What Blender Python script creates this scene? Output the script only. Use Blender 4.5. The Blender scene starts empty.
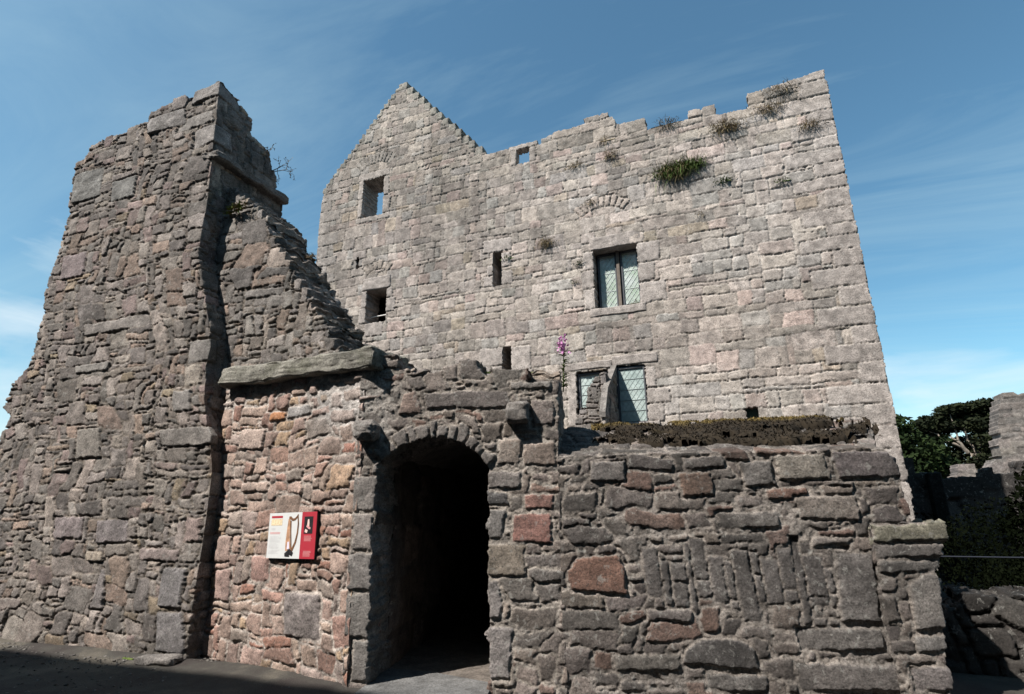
import bpy, bmesh, math, random
import numpy as np
from mathutils import Vector, Matrix

sc = bpy.context.scene
col = sc.collection
RAD = math.radians

# ------------------------------------------------------------------ noise
def _tab(seed):
    return np.random.RandomState(seed % 100000).rand(256, 256)
_tabs = {}
def vnoise(x, y, seed=0):
    t = _tabs.get(seed)
    if t is None:
        t = _tabs[seed] = _tab(seed + 11)
    xi = np.floor(x).astype(np.int64); yi = np.floor(y).astype(np.int64)
    fx = x - xi; fy = y - yi
    fx = fx * fx * fx * (fx * (fx * 6 - 15) + 10); fy = fy * fy * fy * (fy * (fy * 6 - 15) + 10)
    a = t[xi & 255, yi & 255]; b = t[(xi + 1) & 255, yi & 255]
    c = t[xi & 255, (yi + 1) & 255]; d = t[(xi + 1) & 255, (yi + 1) & 255]
    return (a * (1 - fx) + b * fx) * (1 - fy) + (c * (1 - fx) + d * fx) * fy * 1.0 - 0.5
def lnoise(x, y, seed=0):
    """lattice noise with straight interpolation: keeps edges straight between kinks"""
    t = _tabs.get(seed)
    if t is None:
        t = _tabs[seed] = _tab(seed + 11)
    xi = np.floor(x).astype(np.int64); yi = np.floor(y).astype(np.int64)
    fx = x - xi; fy = y - yi
    a = t[xi & 255, yi & 255]; b = t[(xi + 1) & 255, yi & 255]
    c = t[xi & 255, (yi + 1) & 255]; d = t[(xi + 1) & 255, (yi + 1) & 255]
    return (a * (1 - fx) + b * fx) * (1 - fy) + (c * (1 - fx) + d * fx) * fy - 0.5
def fbm(x, y, o=4, seed=0):
    s = 0; a = 1.0
    for k in range(o):
        s = s + a * vnoise(x * 2 ** k + 13.7 * k, y * 2 ** k + 7.3 * k, seed + k)
        a *= 0.5
    return s
def sstep(a, b, x):
    t = np.clip((x - a) / (b - a), 0, 1)
    return t * t * (3 - 2 * t)

# ------------------------------------------------------------------ object helpers
def tag(o, label=None, cat=None, group=None, kind=None):
    if label: o['label'] = label
    if cat: o['category'] = cat
    if group: o['group'] = group
    if kind: o['kind'] = kind
    return o
def empty(name, loc, label, cat, group=None):
    o = bpy.data.objects.new(name, None)
    col.objects.link(o); o.location = loc; o.empty_display_size = 0.3
    return tag(o, label, cat, group)
def link(name, me, mat=None, parent=None):
    o = bpy.data.objects.new(name, me)
    col.objects.link(o)
    if mat:
        me.materials.append(mat)
    if parent is not None:
        o.parent = parent
        o.matrix_parent_inverse = Matrix.Translation(-Vector(parent.location))
    return o
def mesh_np(name, V, F, C=None, smooth=True):
    """V (n,3) F (m,4) quads"""
    me = bpy.data.meshes.new(name)
    V = np.asarray(V, np.float32); F = np.asarray(F, np.int32)
    k = F.shape[1]
    me.vertices.add(len(V)); me.vertices.foreach_set('co', V.ravel())
    me.loops.add(F.size); me.loops.foreach_set('vertex_index', F.ravel())
    me.polygons.add(len(F))
    me.polygons.foreach_set('loop_start', np.arange(0, F.size, k, dtype=np.int32))
    if C is not None:
        a = me.attributes.new('Col', 'FLOAT_COLOR', 'POINT')
        c4 = np.ones((len(V), 4), np.float32); c4[:, :3] = C
        a.data.foreach_set('color', c4.ravel())
    me.update(calc_edges=True)
    if smooth:
        me.polygons.foreach_set('use_smooth', np.ones(len(F), bool))
    me.validate()
    return me
def bm_obj(name, bm, mat, parent=None, smooth=False):
    me = bpy.data.meshes.new(name)
    bmesh.ops.recalc_face_normals(bm, faces=bm.faces)
    bm.to_mesh(me); bm.free()
    if smooth:
        for p in me.polygons: p.use_smooth = True
    return link(name, me, mat, parent)
def add_box(bm, lo, hi, M=None, bev=0.0):
    r = bmesh.ops.create_cube(bm, size=1)
    vs = r['verts']
    c = [(lo[i] + hi[i]) / 2 for i in range(3)]; s = [hi[i] - lo[i] for i in range(3)]
    for v in vs:
        v.co = Vector((v.co.x * s[0] + c[0], v.co.y * s[1] + c[1], v.co.z * s[2] + c[2]))
    if bev:
        es = list({e for v in vs for e in v.link_edges})
        g = bmesh.ops.bevel(bm, geom=es, offset=bev, segments=1, affect='EDGES')
        vs = list({v for f in g['faces'] for v in f.verts} | {v for v in vs if v.is_valid})
    if M is not None:
        for v in vs: v.co = M @ v.co
    return vs
def add_tube(bm, pts, r, n=6):
    pts = [Vector(p) for p in pts]
    if not isinstance(r, (list, tuple)): r = [r] * len(pts)
    rings = []
    for i, p in enumerate(pts):
        a = pts[max(i - 1, 0)]; b = pts[min(i + 1, len(pts) - 1)]
        t = (b - a).normalized()
        x = t.orthogonal().normalized(); y = t.cross(x)
        rings.append([bm.verts.new(p + (x * math.cos(2 * math.pi * k / n) + y * math.sin(2 * math.pi * k / n)) * r[i]) for k in range(n)])
    for i in range(len(rings) - 1):
        for k in range(n):
            bm.faces.new((rings[i][k], rings[i][(k + 1) % n], rings[i + 1][(k + 1) % n], rings[i + 1][k]))
    try:
        bm.faces.new(rings[0][::-1]); bm.faces.new(rings[-1])
    except ValueError: pass

# ------------------------------------------------------------------ materials
def newmat(name):
    m = bpy.data.materials.new(name); m.use_nodes = True
    nt = m.node_tree; b = nt.nodes['Principled BSDF']
    b.inputs['Roughness'].default_value = 0.9
    b.inputs['Specular IOR Level'].default_value = 0.25
    return m, nt, b
def N(nt, t, **kw):
    n = nt.nodes.new(t)
    for k, v in kw.items():
        if k in n.inputs: n.inputs[k].default_value = v
        else: setattr(n, k, v)
    return n
def ramp(nt, stops):
    r = nt.nodes.new('ShaderNodeValToRGB')
    e = r.color_ramp.elements
    while len(e) < len(stops): e.new(0.5)
    for i, (p, c) in enumerate(stops):
        e[i].position = p
        e[i].color = (c, c, c, 1) if isinstance(c, (int, float)) else (*c, 1)
    return r
def mixc(nt, fac, a, b, mode='MIX'):
    m = nt.nodes.new('ShaderNodeMix'); m.data_type = 'RGBA'; m.blend_type = mode
    for key, v in ((0, fac), (6, a), (7, b)):
        if hasattr(v, 'links') or hasattr(v, 'is_linked'): nt.links.new(v, m.inputs[key])
        elif isinstance(v, (int, float)): m.inputs[key].default_value = v
        else: m.inputs[key].default_value = (*v, 1)
    return m.outputs[2]
def stone_mat(name, gain=1.0, lichen=0.5, dark=0.5, green=0.0, bump=0.5, lich_col=(.45, .44, .41), flat=None, grain=60):
    m, nt, b = newmat(name); L = nt.links
    tc = nt.nodes.new('ShaderNodeTexCoord'); P = tc.outputs['Object']
    if flat is None:
        at = nt.nodes.new('ShaderNodeAttribute'); at.attribute_name = 'Col'; c = at.outputs['Color']
    else:
        rgb = nt.nodes.new('ShaderNodeRGB'); rgb.outputs[0].default_value = (*flat, 1); c = rgb.outputs[0]
    def nz(scale, det=4, rough=.6, dist=0.0):
        n = N(nt, 'ShaderNodeTexNoise', Scale=scale, Detail=det, Roughness=rough, Distortion=dist); L.new(P, n.inputs['Vector']); return n.outputs['Fac']
    # grain + mottling
    r1 = ramp(nt, [(.36, .60), (.5, .98), (.64, 1.42)]); L.new(nz(grain, 5, .75), r1.inputs[0])
    c = mixc(nt, 1, c, r1.outputs[0], 'MULTIPLY')
    r2 = ramp(nt, [(.36, .70), (.5, 1.0), (.64, 1.28)]); L.new(nz(6, 5, .65, .3), r2.inputs[0])
    c = mixc(nt, 1, c, r2.outputs[0], 'MULTIPLY')
    # weather streaks: dark crust
    r3 = ramp(nt, [(.5, 0), (.66, dark)]); L.new(nz(1.3, 6, .65, .6), r3.inputs[0])
    c = mixc(nt, r3.outputs[0], c, (.055, .052, .048))
    # fine dark pits
    r5 = ramp(nt, [(.56, 0), (.66, .6)]); L.new(nz(38, 3, .6, .2), r5.inputs[0])
    c = mixc(nt, r5.outputs[0], c, (.06, .055, .05))
    # pale lichen spots
    r4 = ramp(nt, [(.575, 0), (.63, lichen)]); L.new(nz(15, 6, .7, .5), r4.inputs[0])
    c = mixc(nt, r4.outputs[0], c, lich_col)
    if green:
        r6 = ramp(nt, [(.48, 0), (.62, green)]); L.new(nz(3.5, 6, .7, .3), r6.inputs[0])
        c = mixc(nt, r6.outputs[0], c, (.05, .055, .022))
    gain *= .67
    g = mixc(nt, 1, c, (gain, gain, gain), 'MULTIPLY')
    L.new(g, b.inputs['Base Color'])
    bp = N(nt, 'ShaderNodeBump', Strength=min(1, bump * 1.5), Distance=.03)
    n1 = N(nt, 'ShaderNodeTexNoise', Scale=22, Detail=10, Roughness=.78); L.new(P, n1.inputs['Vector'])
    L.new(n1.outputs['Fac'], bp.inputs['Height']); L.new(bp.outputs[0], b.inputs['Normal'])
    return m
def plain_mat(name, c, rough=.8, var=.25, scale=20, metal=0, spec=.25, bump=0, emis=None):
    m, nt, b = newmat(name); L = nt.links
    tc = nt.nodes.new('ShaderNodeTexCoord')
    n = N(nt, 'ShaderNodeTexNoise', Scale=scale, Detail=5); L.new(tc.outputs['Object'], n.inputs['Vector'])
    r = ramp(nt, [(.3, 1 - var), (.7, 1 + var)]); L.new(n.outputs['Fac'], r.inputs[0])
    L.new(mixc(nt, 1, c, r.outputs[0], 'MULTIPLY'), b.inputs['Base Color'])
    b.inputs['Roughness'].default_value = rough; b.inputs['Metallic'].default_value = metal
    b.inputs['Specular IOR Level'].default_value = spec
    if bump:
        bp = N(nt, 'ShaderNodeBump', Strength=bump, Distance=.02); L.new(n.outputs['Fac'], bp.inputs['Height']); L.new(bp.outputs[0], b.inputs['Normal'])
    return m
def leaf_mat(name, c1, c2, scale=3.0):
    m, nt, b = newmat(name); L = nt.links
    tc = nt.nodes.new('ShaderNodeTexCoord')
    n = N(nt, 'ShaderNodeTexNoise', Scale=scale, Detail=4); L.new(tc.outputs['Object'], n.inputs['Vector'])
    r = ramp(nt, [(.35, c1), (.65, c2)]); L.new(n.outputs['Fac'], r.inputs[0])
    L.new(r.outputs[0], b.inputs['Base Color']); b.inputs['Roughness'].default_value = .8; b.inputs['Specular IOR Level'].default_value = .12
    return m

# ------------------------------------------------------------------ masonry generator
def masonry(name, u0, u1, z0, z1, res, path, style, seed, stone_keep=None, void=None, specials=(),
            depth=.6, parent=None, mat=None, patches=(), back=False, skirt_bottom=False, thin=None):
    """Relief wall: a dense sheet whose stones stand proud of their mortar, closed along its edges to the wall's thickness.
    path(U,Z) -> P,N arrays. style: dict of sizes, relief and palette."""
    rs = np.random.RandomState(seed)
    nu = int(round((u1 - u0) / res)) + 1; nz = int(round((z1 - z0) / res)) + 1
    U, Z = np.meshgrid(np.linspace(u0, u1, nu), np.linspace(z0, z1, nz))
    st = style
    # ---- pack stones on a jittered unit lattice
    au, az = st['unit']
    W = int((u1 - u0) / au * (1.3 if 'udens' in st else 1)) + 6; H = int((z1 - z0) / az) + 6
    gid = -np.ones((H, W), int); hh = np.zeros((H, W), int); cnt = 0
    wch, wp = st['w']; hch, hp = st['h']
    for r in range(H):
        c = 0
        while c < W:
            if gid[r, c] >= 0: c += 1; continue
            if c > 0 and gid[r, c - 1] >= 0 and r > 0 and gid[r - 1, c - 1] != gid[r, c - 1] and rs.rand() < st.get('course', .5):
                h = hh[r, c - 1]
            else:
                h = rs.choice(hch, p=hp)
            w = rs.choice(wch, p=wp)
            if h == hch[0]: w = max(w, 2)
            free = 1
            while free < w and c + free < W and gid[r, c + free] < 0: free += 1
            if 0 < (w - free): w = free
            # avoid leaving slivers of one unit
            if c + w < W - 1 and gid[r, c + w] < 0 and (c + w + 1 < W and gid[r, c + w + 1] >= 0) and rs.rand() < .7: w += 1
            h = min(h, H - r)
            gid[r:r + h, c:c + w] = cnt; hh[r:r + h, c:c + w] = h; cnt += 1
            c += w
    lu = u0 - 2 * au + np.arange(W + 1) * au + rs.uniform(-.3, .3, W + 1) * au
    if 'udens' in st:                                                # finer stones on one side of the wall than on the other
        uu = [u0 - 2 * au]
        for q in range(W): uu.append(uu[-1] + au * float(st['udens'](uu[-1])) * rs.uniform(.75, 1.25))
        lu = np.array(uu)
    lz = z0 - 2 * az + np.arange(H + 1) * az + rs.uniform(-.25, .25, H + 1) * az
    wa, wb = st['warp']
    jl = st.get('jit', .8)
    Uw = U + wa * fbm(U / .8, Z / .8, 2, seed + 1) * 2 + wb * fbm(U / .09, Z / .09, 3, seed + 2) * 2 + jl * au * lnoise(U / (au * 1.7), Z / (az * 1.9), seed + 30)
    Zw = Z + wa * .8 * fbm(U / 1.1 + 9, Z / .8, 2, seed + 3) * 2 + wb * fbm(U / .11 + 5, Z / .08, 3, seed + 4) * 2 + jl * az * lnoise(U / (au * 2.1) + 40, Z / (az * 1.6), seed + 31)
    # stones lean a little: shear per-band
    Uw = Uw + st.get('shear', .10) * fbm(U / 1.1, Z / .8, 2, seed + 5)
    iu = np.clip(np.searchsorted(lu, Uw.ravel()) - 1, 0, W - 1).reshape(U.shape)
    iz = np.clip(np.searchsorted(lz, Zw.ravel()) - 1, 0, H - 1).reshape(U.shape)
    ID = gid[iz, iu]
    # ---- per-stone properties
    n = cnt + 4000
    pal = np.array(st['pal']); wts = np.array(st['palw'], float); wts /= wts.sum()
    colr = pal[rs.choice(len(pal), n, p=wts)] * rs.uniform(1 - st['cvar'], 1 + st['cvar'], (n, 1)) * rs.uniform(.985, 1.015, (n, 3))
    off = np.clip(rs.normal(0, st['off'], n), -1.6 * st['off'], 2.2 * st['off'])
    tu = rs.normal(0, st['tilt'], n); tz = rs.normal(0, st['tilt'], n)
    gap = rs.uniform(*st['gap'], n); rough = rs.uniform(.5, 1.3, n)
    bury = np.zeros(n)
    # ---- special stones
    k = cnt
    for sp in specials:
        m = sp['mask'](U, Z, Uw, Zw)
        if m.dtype != bool:                                       # integer map: several stones
            for q in np.unique(m[m > 0]):
                ID = np.where(m == q, k, ID)
                if 'col' in sp: colr[k] = np.array(sp['col']) * rs.uniform(.85, 1.15)
                if 'off' in sp: off[k] = sp['off'] + rs.normal(0, st['off'] * .3)
                if 'gap' in sp: gap[k] = sp['gap']
                tu[k] *= .4; tz[k] *= .4; k += 1
        else:
            ID = np.where(m, k, ID)
            if 'col' in sp: colr[k] = np.array(sp['col'])
            if 'off' in sp: off[k] = sp['off']
            if 'gap' in sp: gap[k] = sp['gap']
            if 'rough' in sp: rough[k] = sp['rough']
            tu[k] *= .4; tz[k] *= .4; k += 1
    # ---- stone centres, drop stones outside the ragged outline
    flat = ID.ravel(); c_n = np.bincount(flat, minlength=n).astype(float); c_n[c_n == 0] = 1
    cu = np.bincount(flat, U.ravel(), n) / c_n; cz = np.bincount(flat, Z.ravel(), n) / c_n
    VO = np.zeros(U.shape, bool)
    if stone_keep is not None:
        VO |= ~stone_keep(cu, cz)[ID]
    if void is not None:
        VO |= void(U, Z)
    ID2 = np.where(VO, -1, ID)
    # ---- distance to the stone's edge
    D = np.full(U.shape, 30.0)
    e = np.zeros(U.shape, bool)
    a = ID2[:, 1:] != ID2[:, :-1]; e[:, 1:] |= a; e[:, :-1] |= a
    a = ID2[1:] != ID2[:-1]; e[1:] |= a; e[:-1] |= a
    D[e] = .5
    for it in range(st.get('iters', 14)):
        d = D.copy()
        d[:, 1:] = np.minimum(d[:, 1:], D[:, :-1] + 1); d[:, :-1] = np.minimum(d[:, :-1], D[:, 1:] + 1)
        d[1:] = np.minimum(d[1:], D[:-1] + 1); d[:-1] = np.minimum(d[:-1], D[1:] + 1)
        q = 1.4142
        d[1:, 1:] = np.minimum(d[1:, 1:], D[:-1, :-1] + q); d[:-1, :-1] = np.minimum(d[:-1, :-1], D[1:, 1:] + q)
        d[1:, :-1] = np.minimum(d[1:, :-1], D[:-1, 1:] + q); d[:-1, 1:] = np.minimum(d[:-1, 1:], D[1:, :-1] + q)
        D = d
    # light blur rounds the corners
    for it in range(1):
        p = np.pad(D, 1, mode='edge')
        D = (p[:-2, 1:-1] + p[2:, 1:-1] + p[1:-1, :-2] + p[1:-1, 2:] + 2 * p[1:-1, 1:-1]) / 6
    D = D * res
    gmul = np.ones(U.shape)
    for (pm, pc, pg) in patches:                                     # areas where mortar or harling covers the stones
        gmul = gmul + pm(U, Z) * pg
    dd = D - gap[ID] * gmul + st['ragged'] * fbm(U / .035, Z / .035, 3, seed + 6) * 2
    M = sstep(-st['edge'], st['edge'], dd)
    ox = ID * 17.31; oy = ID * 5.77
    dp = np.maximum(dd, 0)
    bulge = st['bulge'] * (1 - np.exp(-dp / st['round']))
    du_ = U - cu[ID]; dz_ = Z - cz[ID]
    pl1 = tu[ID] * du_ + tz[ID] * dz_                                # split faces: the lowest of three planes
    tA = rs.normal(0, st['tilt'] * 2.2, (n, 2)); tB = rs.normal(0, st['tilt'] * 2.2, (n, 2)); cA = rs.uniform(0, .02, n); cB = rs.uniform(0, .025, n)
    pl2 = tA[ID, 0] * du_ + tA[ID, 1] * dz_ + cA[ID]; pl3 = tB[ID, 0] * du_ + tB[ID, 1] * dz_ + cB[ID]
    hs = np.minimum(off, .022)[ID] * .8 + np.minimum(np.minimum(pl1, pl2), pl3) + bulge
    hs = hs + st['rough'] * rough[ID] * fbm(U / .16 + ox, Z / .13 + oy, 5, seed + 7) * 2
    hm = -st['depth'] + st['mrough'] * fbm(U / .05, Z / .05, 4, seed + 8) * 2 + st['depth'] * .5 * fbm(U / .4, Z / .4, 2, seed + 9) * 2
    hm = np.minimum(hm, hs + .01)
    h = hm + (hs - hm) * M
    h = h + st.get('wave', 0) * fbm(U / 1.6, Z / 1.6, 3, seed + 10) * 2
    # ---- colour
    cs = colr[ID] * (1 + .30 * fbm(U / .12 + ox, Z / .09 + oy, 4, seed + 11))[..., None]
    cm = np.array(st['mortar'])[None, None] * (1 + .5 * fbm(U / .3, Z / .3, 4, seed + 12))[..., None]
    C = cm + (cs - cm) * M[..., None]
    for (pm, pc, pg) in patches:
        w = np.clip(pm(U, Z), 0, 1) * (1 - .55 * M)
        C = C + (np.array(pc)[None, None] * (1 + .5 * fbm(U / .08, Z / .08, 4, seed + 13))[..., None] - C) * (w * .85)[..., None]
    if 'tone' in st: C = C * st['tone'](U, Z); cs = cs * st['tone'](U, Z)
    # ---- drop the mortar rim beside voids
    for it in range(2):
        w = VO.copy()
        w[:, 1:] |= VO[:, :-1]; w[:, :-1] |= VO[:, 1:]; w[1:] |= VO[:-1]; w[:-1] |= VO[1:]
        VO = VO | (w & (M < .35))
    K = ~VO
    Q = K[1:, 1:] & K[1:, :-1] & K[:-1, 1:] & K[:-1, :-1]
    P, Nn = path(U, Z)
    X = P + Nn * h[..., None]
    idx = np.arange(nu * nz).reshape(nz, nu)
    F = np.stack([idx[:-1, :-1][Q], idx[:-1, 1:][Q], idx[1:, 1:][Q], idx[1:, :-1][Q]], 1)
    V = [X.reshape(-1, 3)]; CC = [C.reshape(-1, 3)]; FF = [F]; base = nu * nz
    # ---- skirt to the wall's thickness
    Qp = np.pad(Q, 1)
    segs = []
    def edges(sel, a_idx, b_idx):
        segs.append(np.stack([a_idx[sel], b_idx[sel]], 1))
    bot = Qp[1:-1, 1:-1] & ~Qp[:-2, 1:-1]
    if not skirt_bottom: bot[0] = False
    edges(bot, idx[:-1, 1:], idx[:-1, :-1])
    edges(Qp[1:-1, 1:-1] & ~Qp[2:, 1:-1], idx[1:, :-1], idx[1:, 1:])
    edges(Qp[1:-1, 1:-1] & ~Qp[1:-1, :-2], idx[:-1, :-1], idx[1:, :-1])
    edges(Qp[1:-1, 1:-1] & ~Qp[1:-1, 2:], idx[1:, 1:], idx[:-1, 1:])
    E = np.concatenate(segs)
    if depth and len(E):
        used, inv = np.unique(E, return_inverse=True); inv = inv.reshape(E.shape)
        seg = max(res * 2.5, .04); ks = max(3, int(depth / seg))
        Xf = X.reshape(-1, 3)[used]; Nf = Nn.reshape(-1, 3)[used]; hf = h.ravel()[used]; Cf = cs.reshape(-1, 3)[used]
        uu = U.ravel()[used]; zz = Z.ravel()[used]; idf = ID.ravel()[used]
        Tu = np.cross(Nf, np.array([0, 0, 1.0])); 
        tf = np.ones(len(used)) if thin is None else thin(uu, zz)
        for j in range(ks + 1):
            t = depth * j / ks * tf
            ln = vnoise(idf * 3.7 + 0 * uu, t / .22, seed + 20)       # stone runs into the wall
            jit = .0 if j == 0 else 1.0
            a1 = fbm(uu / .1 + t * 7, zz / .1 + t * 4, 3, seed + 21) * 2; a2 = fbm(uu / .1 - t * 5, zz / .1 + t * 8, 3, seed + 22) * 2
            Y = Xf - Nf * t[:, None]
            Y = Y + Tu * (a1 * st.get('skj', .015) * jit)[:, None]; Y[:, 2] += a2 * st.get('skj', .015) * jit
            V.append(Y); CC.append(Cf * (1 + .6 * ln + .25 * a1)[:, None])
        m = len(used)
        for j in range(ks):
            a0 = base + j * m; b0 = base + (j + 1) * m
            FF.append(np.stack([a0 + inv[:, 0], a0 + inv[:, 1], b0 + inv[:, 1], b0 + inv[:, 0]], 1)[:, ::-1])
        base += (ks + 1) * m
    if back:
        s = 3
        ii = idx[::s, ::s]; kk = K[::s, ::s]; q2 = kk[1:, 1:] & kk[1:, :-1] & kk[:-1, 1:] & kk[:-1, :-1]
        Y = (P - Nn * (depth - .03))[::s, ::s].reshape(-1, 3)
        j2 = np.arange(ii.size).reshape(ii.shape) + base
        V.append(Y); CC.append(C[::s, ::s].reshape(-1, 3))
        FF.append(np.stack([j2[:-1, :-1][q2], j2[1:, :-1][q2], j2[1:, 1:][q2], j2[:-1, 1:][q2]], 1))
    V = np.concatenate(V); CC = np.clip(np.concatenate(CC), .005, .9); FF = np.concatenate(FF)
    u_, inv = np.unique(FF, return_inverse=True)                      # drop unused vertices
    FF = inv.reshape(FF.shape); V = V[u_]; CC = CC[u_]
    if parent is not None: V = V                                     # world coordinates; parent sits at its base
    return link(name, mesh_np(name, V, FF, CC), mat, parent)

def line_path(p0, ang, u_shift=0.0):
    d = np.array([math.cos(ang), math.sin(ang), 0]); n = np.array([math.sin(ang), -math.cos(ang), 0])
    p0 = np.array([p0[0], p0[1], 0.0])
    def path(U, Z):
        P = p0 + d * (U - u_shift)[..., None]; P[..., 2] += Z
        return P, np.broadcast_to(n, P.shape).copy()
    return path
def rect(a, b, c, d):
    return lambda U, Z, Uw, Zw: (U > a) & (U < b) & (Z > c) & (Z < d)
def wrect(a, b, c, d):                                               # edges follow the warp
    def f(U, Z, Uw, Zw):
        x = U + (Uw - U) * .35; z = Z + (Zw - Z) * .35
        return (x > a) & (x < b) & (z > c) & (z < d)
    return f
def wpoly(pts):
    def f(U, Z, Uw, Zw):
        x = U + (Uw - U) * .3; z = Z + (Zw - Z) * .3
        return inpoly(x, z, pts)
    return f
def inpoly(x, z, pts):
    r = np.zeros(x.shape, bool)
    for (x1, z1), (x2, z2) in zip(pts, pts[1:] + pts[:1]):
        if z1 == z2: continue
        c = ((z1 > z) != (z2 > z)) & (x < (x2 - x1) * (z - z1) / (z2 - z1) + x1)
        r ^= c
    return r
def interp(v, pts):
    xs, ys = zip(*sorted(pts)); return np.interp(v, xs, ys)

# ------------------------------------------------------------------ world, sun, camera
SUN_AZ = 34.0; SUN_EL = 50.0
w = bpy.data.worlds.new('World'); sc.world = w; w.use_nodes = True
nt = w.node_tree; L = nt.links; bg = nt.nodes['Background']
sky = nt.nodes.new('ShaderNodeTexSky'); sky.sky_type = 'NISHITA'; sky.sun_disc = False
sky.sun_elevation = RAD(SUN_EL); sky.sun_rotation = RAD(180 + SUN_AZ)
sky.air_density = 1.0; sky.dust_density = .6; sky.ozone_density = 1.6; sky.altitude = 50
tc = nt.nodes.new('ShaderNodeTexCoord')
sep = nt.nodes.new('ShaderNodeSeparateXYZ'); L.new(tc.outputs['Generated'], sep.inputs[0])
def M_(op, a, b=None, c=None):
    n = nt.nodes.new('ShaderNodeMath'); n.operation = op
    for i, v in enumerate((a, b, c)):
        if v is None: continue
        if isinstance(v, (int, float)): n.inputs[i].default_value = v
        else: L.new(v, n.inputs[i])
    return n.outputs[0]
zc = M_('ADD', M_('MAXIMUM', sep.outputs[2], 0.0), .22)
cx_ = M_('DIVIDE', sep.outputs[0], zc); cy_ = M_('DIVIDE', sep.outputs[1], zc)
cmb = nt.nodes.new('ShaderNodeCombineXYZ'); L.new(cx_, cmb.inputs[0]); L.new(cy_, cmb.inputs[1])
mp = N(nt, 'ShaderNodeMapping'); mp.inputs['Rotation'].default_value = (0, 0, RAD(35)); mp.inputs['Scale'].default_value = (.45, 2.1, 1)
L.new(cmb.outputs[0], mp.inputs[0])
n1 = N(nt, 'ShaderNodeTexNoise', Scale=1.2, Detail=9, Roughness=.62, Distortion=.9); L.new(mp.outputs[0], n1.inputs['Vector'])
r1 = ramp(nt, [(.44, 0), (.80, .36)]); L.new(n1.outputs['Fac'], r1.inputs[0])
# a bank of cloud low down
mp2 = N(nt, 'ShaderNodeMapping'); mp2.inputs['Scale'].default_value = (2.2, 2.2, 7); mp2.inputs['Location'].default_value = (.4, 0, 0)
L.new(tc.outputs['Generated'], mp2.inputs[0])
n2 = N(nt, 'ShaderNodeTexNoise', Scale=1.5, Detail=8, Roughness=.55, Distortion=.3); L.new(mp2.outputs[0], n2.inputs['Vector'])
lowm = N(nt, 'ShaderNodeMapRange'); lowm.inputs['From Min'].default_value = .42; lowm.inputs['From Max'].default_value = .02
lowm.inputs['To Min'].default_value = -.35; lowm.inputs['To Max'].default_value = .32
L.new(sep.outputs[2], lowm.inputs['Value'])
lc = M_('ADD', n2.outputs['Fac'], lowm.outputs[0])
side = N(nt, 'ShaderNodeMapRange'); side.inputs['From Min'].default_value = .3; side.inputs['From Max'].default_value = -.7
side.inputs['To Min'].default_value = -.10; side.inputs['To Max'].default_value = .10
L.new(sep.outputs[0], side.inputs['Value']); lc = M_('ADD', lc, side.outputs[0])
r2 = ramp(nt, [(.46, 0), (.78, .8)]); L.new(lc, r2.inputs[0])
skyc = mixc(nt, 1, sky.outputs[0], (.90, 1.29, 1.23), 'MULTIPLY')
skyc = mixc(nt, r1.outputs[0], skyc, (4.9, 6.6, 7.0))
skyc = mixc(nt, r2.outputs[0], skyc, (7.2, 8.0, 8.3))
L.new(skyc, bg.inputs[0]); bg.inputs[1].default_value = .065

sd = bpy.data.lights.new('sun', 'SUN'); sd.energy = 5.0; sd.angle = RAD(.53); sd.color = (1, .935, .86)
so = bpy.data.objects.new('sun', sd); col.objects.link(so)
to_sun = Vector((-math.sin(RAD(SUN_AZ)) * math.cos(RAD(SUN_EL)), -math.cos(RAD(SUN_AZ)) * math.cos(RAD(SUN_EL)), math.sin(RAD(SUN_EL))))
so.rotation_euler = to_sun.to_track_quat('Z', 'Y').to_euler(); so.location = to_sun * 60

cam = bpy.data.cameras.new('camera'); co = bpy.data.objects.new('camera', cam); col.objects.link(co); sc.camera = co
f_px = 560.0; cam.sensor_width = 36; cam.lens = 36 * f_px / 1024; cam.clip_start = .05; cam.clip_end = 2000
yaw = RAD(21.5); pitch = RAD(16.2833); roll = RAD(-.65751)
fw = Vector((-math.sin(yaw) * math.cos(pitch), math.cos(yaw) * math.cos(pitch), math.sin(pitch)))
r0 = Vector((math.cos(yaw), math.sin(yaw), 0)); u0_ = r0.cross(fw)
up = u0_ * math.cos(roll) - r0 * math.sin(roll)
rt = fw.cross(up)
if rt.z > 0:
    up = u0_ * math.cos(roll) + r0 * math.sin(roll); rt = fw.cross(up)
co.matrix_world = Matrix(((rt.x, up.x, -fw.x, 0), (rt.y, up.y, -fw.y, 0), (rt.z, up.z, -fw.z, 1.6), (0, 0, 0, 1)))
sc.view_settings.view_transform = 'Standard'; sc.view_settings.look = 'None'
sc.view_settings.exposure = 0.98; sc.view_settings.gamma = 1.0

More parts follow.
